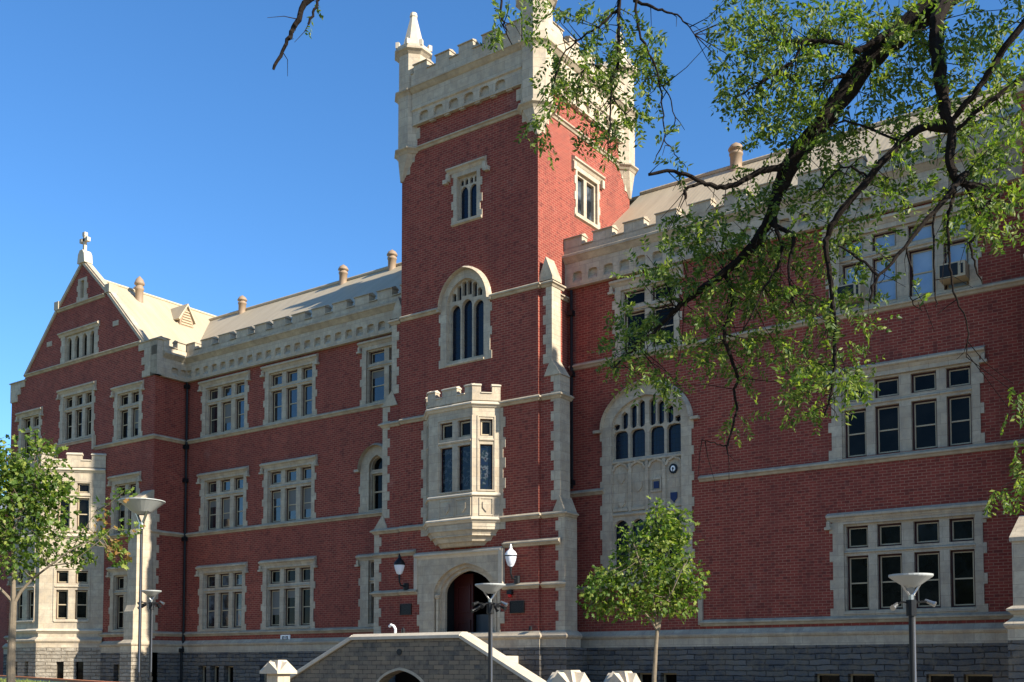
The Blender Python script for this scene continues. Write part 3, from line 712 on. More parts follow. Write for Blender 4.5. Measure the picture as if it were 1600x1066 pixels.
# top window
th = []
def topwin(fr, c, vb=17.78, glass=STAIN):
    g = MB(); g.prism(fr, jag(c-.62, c+.62, vb, 19.75, .09, .3), [rect(c-.46, c+.46, vb+.12, 19.55)], -.28, .03)
    li = [(c-.4, c-.04), (c+.04, c+.4)]
    hol = [arch(a, b, vb+.18, 18.95, .24, 5) for a, b in li]
    for a, b in li:
        m_ = (a+b)/2; hol += [arch(a, m_-.03, 19.18 if False else 19.24, 19.38, .08, 3), arch(m_+.03, b, 19.24, 19.38, .08, 3)]
    g.prism(fr, rect(c-.48, c+.48, vb+.1, 19.57), hol, -.3, -.12)
    g.mold(fr, c-.9, c+.9, LABEL, 19.92)
    for sg in (-1, 1):
        g.box(fr, min(c+sg*.78, c+sg*.92), max(c+sg*.78, c+sg*.92), 19.45, 19.75, 0, .12); g.box(fr, min(c+sg*.86, c+sg*1.05), max(c+sg*.86, c+sg*1.05), 19.4, 19.55, 0, .14)
    g.mold(fr, c-.7, c+.7, [(-.28, .2), (.0, .1), (.08, .06), (.08, 0), (0, -.04)], vb)
    w_ = part(g, 'window', STONE); MB().box(fr, c-.46, c+.46, vb+.12, 19.52, -.24, -.2).build('glass', glass, w_)
    return rect(c-.59, c+.59, vb+.03, 19.7)
th.append(topwin(FT, -23.83))
# big pointed window of the tower
c = -23.9; LX = [(-24.5, -24.1), (-23.97, -23.6), (-23.47, -23.08)]; LX = [(c-.78, c-.30), (c-.24, c+.24), (c+.30, c+.78)]
main = [arch(a, b, 12.78, 14.58+(.12 if k == 1 else 0), .26, 5) for k, (a, b) in enumerate(LX)]
upp = []
for k in range(6):
    u0_ = c-.70+.24*k; u1_ = u0_+.2; dd = abs((u0_+u1_)/2-c)
    dq = max(abs(u0_-c), abs(u1_-c)); tp = 14.75+math.sqrt(max(.01, .85-(dq+.062)**2))-.06
    lo = 14.98 if k not in (2, 3) else 15.1
    if tp > lo+.06: upp.append(arch(u0_, u1_, lo, tp-.0, .07, 3))
h, w_ = pointed(FT, c, 1.14, .86, 12.55, 14.75, 1.32, .95, main, (), upp, hoodend=0)
th.append(h)
# door arch plate
dc = -23.86
def door():
    g = MB()
    body = [(-24.98-1.19, 4.35), (-26.1, 4.35), (-26.1, 3.9), (-26.0, 3.9), (-26.0, 3.5), (-26.12, 3.5), (-26.12, 3.1), (-26.0, 3.1), (-26.0, 2.5), (-22.3, 2.5), (-22.3, 3.1), (-22.12, 3.1), (-22.12, 3.5), (-22.3, 3.5), (-22.3, 4.35), (-22.2, 4.35), (-22.2, 5.72), (-26.17, 5.72)]
    op1 = arch(dc-1.45, dc+1.45, 1.97, 4.2, 1.1, 12, True)
    body = [(a, 1.95 if b == 2.5 else b) for a, b in body]
    g.prism(FT, body[1:], [op1], -.12, .04)
    op2 = arch(dc-1.27, dc+1.27, 1.99, 4.2, .97, 12, True); g.prism(FT, arch(dc-1.5, dc+1.5, 1.95, 4.2, 1.14, 12, True), [op2], -.2, -.09)
    op3 = arch(dc-1.1, dc+1.1, 2.01, 4.2, .85, 12, True); g.prism(FT, arch(dc-1.3, dc+1.3, 1.96, 4.2, 1.0, 12, True), [op3], -.3, -.18)
    for sg in (-1, 1): g.lathe((dc+sg*1.34, -1.86), [(.05, 2.0), (.05, 4.05), (.1, 4.1), (.12, 4.2), (.05, 4.24)], 8)
    d_ = part(g, 'doorway', STONE)
    l = MB(); l.mold(FT, -26.2, -22.2, LABEL, 5.72); l.box(FT, -22.3, -22.12, 4.35, 5.72, 0, .15); l.box(FT, -26.25, -26.1, 4.35, 5.72, 0, .08); l.build('hood_mould', CAP, d_)
    m = MB(); m.box(FT, dc-1.3, dc+1.3, 1.9, 5.3, -2.6, -2.5); m.box(FT, dc-1.3, dc-1.2, 1.9, 5.3, -2.5, -.31); m.box(FT, dc+1.2, dc+1.3, 1.9, 5.3, -2.5, -.31); m.box(FT, dc-1.3, dc+1.3, 5.2, 5.3, -2.5, -.31); m.build('painted_shade_backing', DARK, d_)  # passage lining coloured near-black in place of indoor shade
    m = MB(); m.box(FT, dc-1.18, dc-.3, 2.0, 5.0, -.9, -.82)
    for v in (2.3, 3.6): frame4(m, FT, dc-1.05, dc-.4, v, v+1.0, .08, -.82, -.78)
    m.build('door_leaf', DOORM, d_)
    m = MB(); m.box(FT, dc-.3, dc+1.15, 2.0, 3.5, -1.1, -1.02); m.build('door_leaf', GREY, d_)
    m = MB(); m.box(FT, dc+.4, dc+.5, 2.0, 4.9, -1.02, -.98); m.build('door_frame', IRON, d_)
door()
th.append(rect(-26.0, -22.3, 2.0, 5.65))
brickwall(FT, rect(tx0, tx1, 2.3, 22.3), th)
# east face window
def eastwin():
    fr = FTE
    g = MB(); a, b = .5, 2.15
    g.prism(fr, jag(a, b, 18.05, 20.0, .07, .3), [rect(.62, 2.02, 18.2, 19.78)], -.28, .03)
    g.prism(fr, rect(.6, 2.04, 18.18, 19.8), [rect(.7, 1.22, 18.25, 19.68), rect(1.42, 1.94, 18.25, 19.68)], -.3, -.08)
    g.mold(fr, .25, 2.4, LABEL, 20.15)
    for sg, u in ((1, .25), (-1, 2.4)): g.box(fr, min(u, u+sg*.16), max(u, u+sg*.16), 19.7, 20.0, 0, .13)
    g.mold(fr, .45, 2.2, [(-.28, .2), (.0, .1), (.08, .06), (.08, 0), (0, -.04)], 18.03)
    w_ = part(g, 'window', STONE); MB().box(fr, .62, 2.02, 18.2, 19.78, -.24, -.2).build('shutter', GLASSB, w_)
    return rect(.53, 2.12, 18.08, 19.95)
eh = eastwin()
brickwall(FTE, rect(ty0, ty1, 2.3, 22.3), [eh])
brickwall(FW(tx0), rect(-ty1, -ty0, 2.3, 22.3), ()); brickwall(FN(ty1), rect(-tx1, -tx0, 15, 22.3), ())
course((FT, tx0+.5, tx1-.5, STRING, 21.2)); course((FTE, ty0+.5, ty1-.5, STRING, 21.2))
course((FT, tx0, c-1.12, STRING, 14.78, 0, 0)); course((FT, c+1.12, tx1, STRING, 14.78, 0, 1), (FTE, ty0, .0, STRING, 14.78, 1, 0))
for z in (10.85, 6.77):
    course((FT, tx0, -25.6, STRING, z)); course((FT, -22.4, tx1, STRING, z, 0, 1), (FTE, ty0, -1.8, STRING, z, 1, 0))
course((FT, tx0-.0, -26.2, STRING, 5.85)); course((FT, -22.15, tx1+.9, STRING, 5.85))
course((FT, tx0, -26.1, STRING, 4.38)); course((FT, -22.2, tx1, STRING, 4.38, 0, 1))
basement(FT, tx0, tx1, [], m0=1, m1=1); basement(FTE, ty0, -.0, [], m0=1, butt=1)
# tower buttresses, projecting sideways, faced with quoins at the outer corner
def tbut(sg):
    xw = tx1 if sg > 0 else tx0; yf = -1.8
    st = [(2.8, 7.25, 1.0 if sg > 0 else 1.4, -1.05), (7.25, 12.0, .82 if sg > 0 else 1.0, -1.2), (12.0, 14.9, .5 if sg > 0 else .55, -1.28)]
    b_ = MB(); qs = []; cps = []
    for k, (z0, z1, wd, yb) in enumerate(st):
        q = MB(); cp = MB(); qs.append(q); cps.append(cp)
        x1 = xw+sg*wd; lo, hi = min(xw, x1), max(xw, x1); zt = z1-(.45 if k < 2 else 0)
        b_.wbox(lo, hi, yf+.001*k, yb-.001*k, z0-(.5 if k else 0), zt)
        v = z0; j = 0
        while v < zt-.05:
            vn = min(v+.34, zt); ww = .36 if j % 2 == 0 else .24
            ww = min(ww, wd-.03)
            qa, qb = (x1-ww, x1+.012) if sg > 0 else (x1-.012, x1+ww)
            q.wbox(qa, qb, yf-.012, yb+.01, v, vn-.006); v = vn; j += 1
        if k < 2:      # weathering
            wn = st[k+1][2]; x2 = xw+sg*wn
            xo = x1+sg*.05
            cp.add([(xo, yf-.05, zt), (xo, yb, zt), (x2-sg*.02, yb, z1+.15), (x2-sg*.02, yf-.03, z1+.15), (x2-sg*.3, yf-.05, zt), (x2-sg*.3, yb, zt)], [(0, 1, 2, 3), (0, 3, 4), (1, 5, 2), (0, 4, 5, 1), (4, 3, 2, 5)])
        else:          # gabled cap
            xm = (lo+hi)/2; zt2 = z1+.85
            cp.add([(lo-.02, yf-.04, z1), (hi+.05, yf-.04, z1), (hi+.05, yb+.02, z1), (lo-.02, yb+.02, z1), (lo-.02, yf-.04, z1+.12), (hi+.05, yf-.04, z1+.12), (hi+.05, yb+.02, z1+.12), (lo-.02, yb+.02, z1+.12), (xm, yf+.0, zt2), (xm, yb, zt2)],
                   [(0, 1, 5, 4), (1, 2, 6, 5), (2, 3, 7, 6), (3, 0, 4, 7), (4, 5, 8), (5, 6, 9, 8), (6, 7, 9), (7, 4, 8, 9)])
    o = part(b_, 'buttress', BRICK); [q.build('quoins', STONE, o) for q in qs]; [cp.build('weathering', MOLD, o) for cp in cps]
    md = MB()
    for z, wd in ((14.78, st[2][2]), (10.85, st[1][2]), (6.77, st[0][2])):
        fx_ = FS(yf)
        if sg > 0: md.mold(fx_, xw+.1, xw+wd, STRING, z, 0, 1); md.mold(FE(xw+wd), yf, -1.1, STRING, z, 1, 0)
        else: md.mold(fx_, xw-wd, xw-.1, STRING, z, 1, 0)
    if sg < 0: md.mold(FS(yf), xw-1.4, xw-.1, STRING, 5.85, 0, 0); md.mold(FS(yf), xw-1.4, xw-.1, STRING, 4.38, 1, 0)
    else: md.mold(FS(yf), xw+.1, xw+1.0, STRING, 4.38, 0, 1)
    md.build('moulding', MOLD, o)
    bb = MB(); wd = st[0][2]
    a, b2 = (xw, xw+wd+.12) if sg > 0 else (xw-wd-.12, xw)
    bb.wbox(a, b2, yf-.1, -.9, -.1, 2.24); bb.wbox(a+.3*(sg < 0), b2-.3*(sg > 0), -.9, .1, -.1, 2.23); bb.build('rock_base', ROCK, o)
    pp = MB(); fx_ = FS(yf)
    if sg > 0: pp.mold(fx_, xw+.1, xw+wd, PLN, 2.25, 0, 1); pp.mold(FE(xw+wd), yf, -1.0, PLN, 2.25, 1, 0)
    else: pp.mold(fx_, xw-wd, xw-.1, PLN, 2.25, 1, 0)
    pp.build('plinth_course', STONE, o)
tbut(1); tbut(-1)
# tower head: corbel table, frieze, mould, battlements
def towerhead(fr, u0, u1, first):
    g = MB(); hol = []; u = first
    while u < u1-.3: hol.append(arch(u-.22, u+.22, 22.14, 22.33, .16, 6)); u += .715
    low = [(u0, 22.05)]; 
    g.prism(fr, rect(u0, u1, 22.05, 22.62), hol, 0, .16); g.box(fr, u0, u1, 22.1, 22.6, -.05, .05)
    u = first
    while u < u1-.3: g.box(fr, u+.24, u+.48, 22.0, 22.2, .0, .12); u += .715
    g.mold(fr, u0, u1, [(.16, -.04), (.22, .0), (.22, .04), (.16, .07)], 22.62)
    g.box(fr, u0, u1, 22.62, 23.3, -.05, .18)
    part(g, 'corbel_table', STONE)
    g = MB(); g.mold(fr, u0, u1, [(.18, -.02), (.24, .02), (.34, .12), (.38, .14), (.38, .2), (.26, .26), (0, .26)], 23.28); part(g, 'cornice_mould', MOLD)
    g = MB(); g.box(fr, u0, u1, 23.53, 24.0, -.12, .24)
    cg = MB(); cp = [(-.16, 0), (.29, 0), (.29, .03), (.1, .09), (-.16, .03)]
    W_ = u1-u0; pitch = 1.09; u = u0+.12
    segs = []
    while u < u1-.2:
        segs.append((u, min(u+.66, u1))); u += pitch
    cur = u0
    for a, b in segs:
        g.box(fr, a, b, 24.0, 24.32, -.12, .24); cg.mold(fr, a-.03, b+.03, cp, 24.32)
        if a > cur+.05: cg.mold(fr, cur, a, cp, 24.0)
        cur = b
    if cur < u1-.05: cg.mold(fr, cur, u1, cp, 24.0)
    part(g, 'parapet', STONE); part(cg, 'parapet_coping', MOLD)
towerhead(FT, -26.35, -21.25, -25.79); towerhead(FTE, ty0+.45, ty1-.45, -1.1)
towerhead(FW(tx0), -ty1+.45, -ty0-.45, -3.7); towerhead(FN(ty1), -tx1+.4, -tx0-.4, 21.5)
g = MB(); g.wbox(tx0, tx1, ty0, ty1, 23.4, 23.5); part(g, 'tower_roof', SLATE)
# quoin stacks under the turrets
for fr, a, sg in ((FT, tx0, 1), (FT, tx1, -1), (FTE, ty0, 1), (FTE, ty1, -1)):
    g = MB()
    for k in range(4):
        z0 = 20.3+.42*k; ww = .42+.13*k+(.1 if k % 2 else 0)
        g.box(fr, min(a, a+sg*ww), max(a, a+sg*ww), z0, z0+.419, 0, .03)
    part(g, 'quoins', STONE)
def turret(cx, cy, ax, ay):
    g = MB(); r8 = math.pi/8; k = .6
    g.lathe((cx, cy), [(k, 21.25), (k, 23.3)], 8, r8); g.lathe((cx, cy), [(k-.02, 23.5), (k-.02, 24.95)], 8, r8)
    # tapering corbel down to the arris of the tower
    n = 8; top = [(cx+k*math.cos(r8+i*math.pi/4), cy+k*math.sin(r8+i*math.pi/4), 21.08) for i in range(8)]
    tip = [(ax+(x-cx)*.12, ay+(y-cy)*.12, 20.1) for x, y, z in top]
    g.add(top+tip, [(i, (i+1) % 8, 8+(i+1) % 8, 8+i) for i in range(8)]+[tuple(range(8, 16))])
    t = part(g, 'turret', STONE)
    m = MB()
    for z in (21.16, 23.4): m.lathe((cx, cy), [(k, z-.14), (k+.06, z-.06), (k+.15, z), (k+.15, z+.05), (k, z+.14)], 8, r8)
    m.lathe((cx, cy), [(k-.02, 24.9), (k+.08, 25.0), (k+.16, 25.05), (k+.16, 25.12), (k+.1, 25.12)], 8, r8)
    m.build('moulding', MOLD, t)
    s = MB(); s.lathe((cx, cy), [(k+.1, 25.1), (k+.12, 25.24), (k+.02, 25.24), (k+.0, 25.2)], 8, r8)
    for i in range(8):
        a = r8+i*math.pi/4; s.lathe((cx+(k+.06)*math.cos(a), cy+(k+.06)*math.sin(a)), [(.1, 25.2), (.1, 25.42), (.02, 25.46)], 4, a)
    s.lathe((cx, cy), [(.5, 25.15), (.13, 26.62), (.16, 26.66), (.13, 26.8), (.02, 26.86)], 8, r8)
    s.build('spire', CAP, t)
for cx, cy, ax, ay in ((-26.72, -1.6, tx0, ty0), (-20.95, -1.6, tx1, ty0), (-20.95, 4.2, tx1, ty1), (-26.72, 4.2, tx0, ty1)): turret(cx, cy, ax, ay)
# ---- oriel
o0 = (-22.31, -1.9); OSE = Fr(o0, (1, 1), (1, -1)); OF = FS(-2.6); OSW = Fr((-25.7, -1.9), (1, -1), (-1, -1)); ol = .99
frs = [(OSW, 0, ol, 0, T), (OF, -25.0, -23.01, T, T), (OSE, -ol, 0, T, 0)]
seL_ = [(-.72, -.27)]; fL_ = [(-24.5, -23.92), (-23.68, -23.1)]
lt3 = [(OSW, [(.27, .72)]), (OF, fL_), (OSE, seL_)]
g = MB(); md = MB(); pr = MB(); cpg = MB(); sm = MB(); gm = MB(); gp = MB()
for (fr, u0, u1, m0, m1), (_, L_) in zip(frs, lt3):
    hol = []
    for a, b in L_: hol += [rect(a, b, 9.7, 10.3), rect(a, b, 7.8, 9.4)]
    g.prism(fr, rect(u0, u1, 6.4, 11.0), hol, -.25, 0)
    a, b = L_[0][0], L_[-1][1]
    g.mold(fr, a-.04, b+.04, [(0, -.06), (.05, -.02), (.05, .02), (0, .06)], 9.55)
    frame4(g, fr, a-.1, b+.1, 7.74, 10.42, .05, 0, .03)
    wpan = (b-a+.1)/len(L_)
    for i in range(len(L_)):
        a_ = a-.05+i*wpan; frame4(g, fr, a_+.02, a_+wpan-.02, 6.88, 7.52, .05, 0, .03)
        m_ = a_+wpan/2; g.prism(fr, [(m_-.13, 7.36), (m_-.13, 7.16), (m_, 7.0), (m_+.13, 7.16), (m_+.13, 7.36)], (), 0, .04)
    for z in (6.75, 10.82): md.mold(fr, u0, u1, STRING, z, m0, m1)
    md.mold(fr, u0, u1, [(0, -.08), (.07, -.05), (.07, 0), (0, .06)], 7.64, m0, m1)
    pr.box(fr, u0-m0*.04, u1+m1*.04, 10.95, 11.2, -.2, .04)
    w2 = u1-u0
    mer = [(u0-m0*.04, u0+w2*.3), (u1-w2*.3, u1+m1*.04)] if w2 < 1.5 else [(u0-m0*.04, u0+w2*.16), (u0+w2*.32, u0+w2*.66), (u1-w2*.16, u1+m1*.04)]
    for a_, b_ in mer:
        pr.box(fr, a_, b_, 11.2, 11.46, -.2, .04); cpg.mold(fr, a_-.02, b_+.02, [(-.22, 0), (.08, 0), (.08, .04), (-.06, .1), (-.22, .04)], 11.46)
    for (a1, a2) in zip(mer[:-1], mer[1:]): cpg.mold(fr, a1[1], a2[0], [(-.22, 0), (.08, 0), (.08, .03), (-.06, .07), (-.22, .03)], 11.2)
    for a, b in L_:
        sm.mi = 1; frame4(sm, fr, a-.01, b+.01, 9.69, 10.31, .05, -.2, -.12); frame4(sm, fr, a-.01, b+.01, 7.79, 9.41, .035, -.2, -.12)
        sm.mi = 0; frame4(sm, fr, a+.04, b-.04, 9.73, 10.26, .05, -.18, -.13)
        gm.box(fr, a+.02, b-.02, 9.7, 10.3, -.21, -.17); gp.box(fr, a+.02, b-.02, 7.8, 9.4, -.19, -.15)
ORI = part(g, 'oriel_window', STONE); md.build('moulding', CAP, ORI); pr.build('battlement', STONE, ORI); cpg.build('coping', CAP, ORI)
sm.build('sash', [TIMBER, MAROON], ORI); gm.build('glass', GLASS, ORI); gp.build('leaded_glass', PICT, ORI)
g = MB()
def plan(ins, zt, zb, ins2=None):
    def pl(i): return [(-22.31-i, -1.9), (-23.01-i*.5, -2.6+i*.6), (-25.0+i*.5, -2.6+i*.6), (-25.7+i, -1.9)]
    a = pl(ins); b = pl(ins if ins2 is None else ins2)
    g.add([(x, y, zt) for x, y in a]+[(x, y, zb) for x, y in b], [(0, 1, 2, 3), (4, 5, 6, 7), (0, 1, 5, 4), (1, 2, 6, 5), (2, 3, 7, 6)])
plan(-.02, 6.62, 6.5); plan(.0, 6.5, 6.25, .2); plan(.18, 6.25, 6.2); plan(.3, 6.2, 6.02, .42); plan(.55, 6.02, 5.88, .7)
g.build('corbel', STONE, ORI)
g = MB(); g.add([(-22.35, -1.9, 11.15), (-23.0, -2.5, 11.15), (-25.0, -2.5, 11.15), (-25.65, -1.9, 11.15)], [(0, 1, 2, 3)]); g.build('flat_roof', SLATE, ORI)
for a in ((-22.4, -22.18, 6.4, 10.7, .1, .36, False, True), (-25.85, -25.6, 6.4, 10.7, .1, .36, True, False)): MB().prism(FT, jag(*a), (), 0, .03).build('quoins', STONE, ORI)
# ---- downpipes
def pipe(x, y, z0, z1, hops=()):
    g = MB(); g.tube([(x, y, z0), (x, y, z1)], .055, 8)
    for z in hops: g.box(FS(y), x-.1, x+.1, z-.08, z+.1, -.08, .12)
    part(g, 'downpipe', IRON)
pipe(-42.2, -.12, 2.3, 15.1, (14.9, 12.0, 10.4, 7.6)); pipe(-42.2, -.22, 0, 2.4, (2.35,))
pipe(-20.47, -.12, 7.9, 15.05, (14.2, 8.1, 12.0))
# ---- entrance stair: two flights rising to a landing
sy = -5.3; lx0, lx1 = -26.05, -21.45
g = MB(); fs = FS(sy)
prof = [(-31.3, 0), (-29.9, 0), (-29.9, .45), (-26.3, 2.55), (-21.2, 2.48), (-16.6, .1), (-16.6, 0), (-14.5, 0)]
prof = [(-31.0, -.05), (-31.0, .12), (lx0, 2.5), (lx1, 2.5), (-16.7, .1), (-16.7, -.05), (-22.3, -.05)]
ar = arch(-25.1, -22.75, .02, .62, .86, 10, True)
pr_ = [(-31.0, 0), (-25.05, 0)]
prof = [(-31.5, -.05), (-16.7, -.05), (-16.7, .1), (lx1, 2.5), (lx0, 2.5), (-31.5, .12)]
g.prism(fs, prof, [ar], -.45, 0, True)
STR = part(g, 'entrance_stair', RUBBLE)
g = MB(); g.pathmold(fs, ar[2:], -.02, .03, -.09); g.build('arch_ring', MOLD, STR)
g = MB()
def cop(pts, mbx):
    for a, b in zip(pts[:-1], pts[1:]):
        t = (Vector(b)-Vector(a)).normalized(); q = Vector((-t.y, t.x)); q = q if q.y > 0 else -q
        A = Vector(a); Bv = Vector(b); P = [A, Bv, Bv+q*.1, A+q*.1]
        mbx.prism(fs, [(p.x, p.y) for p in P], (), -.5, .09, True)
        P2 = [A+q*.1, Bv+q*.1, Bv+q*.2, A+q*.2]
        k0 = [fs.p(*P2[0], .09), fs.p(*P2[1], .09), fs.p(*P2[1], -.5), fs.p(*P2[0], -.5), fs.p(*P2[3], -.08), fs.p(*P2[2], -.08), fs.p(*P2[2], -.34), fs.p(*P2[3], -.34)]
        mbx.add(k0, [(0, 1, 5, 4), (4, 5, 6, 7), (2, 3, 7, 6), (0, 4, 7, 3), (1, 2, 6, 5)])
cop([(lx0-.1, 2.51), (lx1+.1, 2.51)], g); cop([(lx0-.1, 2.5), (-31.5, .1)], g); cop([(lx1+.1, 2.5), (-16.7, .1)], g)
g.build('coping', CAP, STR)
g = MB(); g.wbox(lx0, lx1, sy+.45, ty0+.3, 1.7, 1.96)
for k in range(14):
    z = 1.3-.165*k
    
    if z > .05: g.wbox(lx1+k*.34, lx1+(k+1)*.34, sy+.46, -3.9, -.02, z); g.wbox(lx0-(k+1)*.34, lx0-k*.34, sy+.46, -3.9, -.02, z)
g.build('steps', CAP, STR)
g = MB(); g.box(FS(sy+1.5), -25.4, -22.3, 0, 2, 0, .1); g.build('painted_shade_backing', DARK, STR)  # black sheet behind the arch, its colour standing for shade
g = MB(); g.lathe((-24.0, 0), [(.01, 0), (.01, .01)], 4)
g = MB(); pc = (-23.95, 2.08); g.prism(fs, [(pc[0]+.11*math.cos(i*.7854), pc[1]+.11*math.sin(i*.7854)) for i in range(8)], (), -.01, .03); g.build('drain_boss', IRON, STR)
# ---------------------------------------------------------------- fittings on the building
def wall_lamp(x, y, z, label):
    e = empty('wall_lamp', (x, y, z)); tag(e, label, 'wall lamp', 'globe lamps beside the entrance')
    g = MB(); g.tube([(0, 0, -.62), (0, -.32, -.6), (0, -.4, -.45), (0, -.4, -.2)], [.035, .03, .03, .045], 8); g.lathe((0, -.02), [(.11, -.75), (.11, -.5)], 8); g.build('bracket', IRON, e, smooth=False)
    g = MB(); g.lathe((0, -.4), [(.05, -.2), (.11, -.16), (.17, 0), (.2, .14), (.2, .2)], 16); g.build('globe', OPAL, e, smooth=True)
    g = MB(); g.lathe((0, -.4), [(.21, .18), (.21, .22), (.17, .3), (.08, .38), (.04, .44), (.05, .47), (.015, .58)], 16); g.build('cap', WHITE if x > -23 else IRON, e, smooth=True)
    g = MB(); g.lathe((0, -.4), [(.212, .15), (.212, .19)], 16); g.build('band', IRON, e)
wall_lamp(-26.65, ty0-.02, 5.2, 'globe wall lamp with dark cap on the brick left of the entrance arch')
wall_lamp(-21.55, ty0-.02, 5.22, 'globe wall lamp with white cap on the brick right of the entrance arch')
def plaque(x0, x1, z0, z1, label):
    g = MB(); g.box(FT, x0, x1, z0, z1, .0, .04); frame4(g, FT, x0, x1, z0, z1, .03, .04, .055)
    for k in range(5): g.box(FT, x0+.08, x1-.08-.05*(k % 2), z1-.1-.06*k, z1-.085-.06*k, .04, .046)
    tag(g.build('wall_plaque', BRONZE), label, 'plaque', 'dark plaques beside the entrance')
plaque(-26.95, -26.4, 3.52, 3.93, 'dark metal plaque on brick left of the entrance arch')
plaque(-21.87, -21.27, 3.44, 3.86, 'dark metal plaque on brick right of the entrance arch')
e = empty('alarm_beacon', (-21.85, ty0, 4.12)); tag(e, 'small dark alarm box with red light above the right-hand plaque', 'alarm')
MB().box(FS(0), -.1, .1, -.02, .12, 0, .12).build('alarm_box', IRON, e)
g = MB(); g.lathe((0, -.07), [(.06, -.12), (.07, -.03)], 10); g.build('red_lens', RED, e)
g = MB(); g.lathe((0, 0), [(.06, -.08), (.06, .03), (.02, .06)], 10); o = g.build('floodlight', IRON); o.location = (-20.95, ty0-.1, 2.92)
tag(o, 'tiny dark floodlight low on the tower brick near the right buttress', 'light')
e = empty('wall_sign', (-35.29, -.02, 2.83)); tag(e, 'small white rectangular sign with two dark marks on brick above plinth', 'sign')
MB().box(FS(0), -.3, .3, -.14, .14, 0, .03).build('sign_board', WHITE, e)
g = MB()
for u in (-.12, .1):
    frame4(g, FS(0), u-.08, u+.08, -.07, .08, .035, .03, .036); g.box(FS(0), u-.045, u+.045, -.01, .02, .03, .036)
g.build('sign_marks', IRON, e)
def ac(x, z, label):
    e = empty('air_conditioner', (x, -.05, z)); tag(e, label, 'air conditioner', 'air conditioners in the top right window')
    fr = FS(0); g = MB(); g.box(fr, -.36, .36, 0, .44, -.2, .38); g.build('casing', TIMBER, e)
    g = MB(); g.box(fr, -.33, .16, .05, .40, .38, .39); g.build('grille', IRON, e)
    g = MB(); g.box(fr, .24, .3, .08, .36, .38, .395); g.build('control_slot', IRON, e)
ac(-7.46, 12.62, 'boxy air conditioner in the right-most light of the top right window')
ac(-10.42, 12.62, 'boxy air conditioner behind leaves in the left-most light of the top right window')
g = MB(); g.tube([(0, 0, 0), (0, 0, .16), (-.06, -.02, .26), (-.16, -.04, .3), (-.24, -.04, .24)], .045, 8); g.mi = 1; g.lathe((.35, 0), [(.06, 0), (.07, .12), (.02, .2)], 8)
o = g.build('handrail', [WHITE, IRON]); o.location = (-24.32, -5.55+.45, 2.7); tag(o, 'curved white end of a handrail above the landing coping', 'handrail')
# ---------------------------------------------------------------- gate pillars with gabled caps
def pillar(x, y, h, label, s=.42):
    e = empty('stone_pillar', (x, y, 0)); tag(e, label, 'pillar', 'stone pillars with gabled caps')
    ch = .42 if s < .5 else .62
    MB().wbox(-s*.62, s*.62, -s*.62, s*.62, -.02, h-ch).build('shaft', STONE, e)
    g = MB(); z0 = h-ch; z1 = h-ch+.08; zp = h-.06; t = s*.42
    g.wbox(-s, s, -s, s, z0, z1)
    for a in range(4):
        M = Matrix.Rotation(a*math.pi/2, 3, 'Z')
        # gable face recessed, with projecting raking roof
        pts = [Vector(p) for p in ((-s, -s, z1), (s, -s, z1), (t, -t, h), (-t, -t, h), (0, -s*.98, zp), (-s*.72, -s*.98, z1), (s*.72, -s*.98, z1), (0, -t*.9, zp))]
        g.add([M@p for p in pts], [(0, 5, 4, 7, 3), (6, 1, 2, 7, 4), (5, 6, 4)])
    g.wbox(-t, t, -t, t, h-.05, h)
    g.build('cap', CAP, e)
# pixel helper only to read positions off the photograph into metres
dV = Vector((-math.sin(YAW)*math.cos(PITCH), math.cos(YAW)*math.cos(PITCH), math.sin(PITCH))); rV = Vector((math.cos(YAW), math.sin(YAW), 0)); uV = rV.cross(dV)
hV = Vector((-math.sin(YAW), math.cos(YAW), 0))
def at(px, py, dep):
    v = dV*FPX+rV*(px-800)-uV*(py-CYP); return CAM+v*(dep/v.dot(hV))
p = at(435, 1050, 33.0); pillar(p.x, p.y, 1.8, 'sunlit stone pillar with gabled cap left of the stair foot', .40)
p = at(888, 1055, 30.0); pillar(p.x, p.y, 1.5, 'sunlit pale stone pillar with gabled cap right of the entrance stair', .54)
p = at(972, 1055, 33.0); pillar(p.x, p.y, 1.46, 'shaded grey stone pillar with gabled cap beside the young tree', .5)
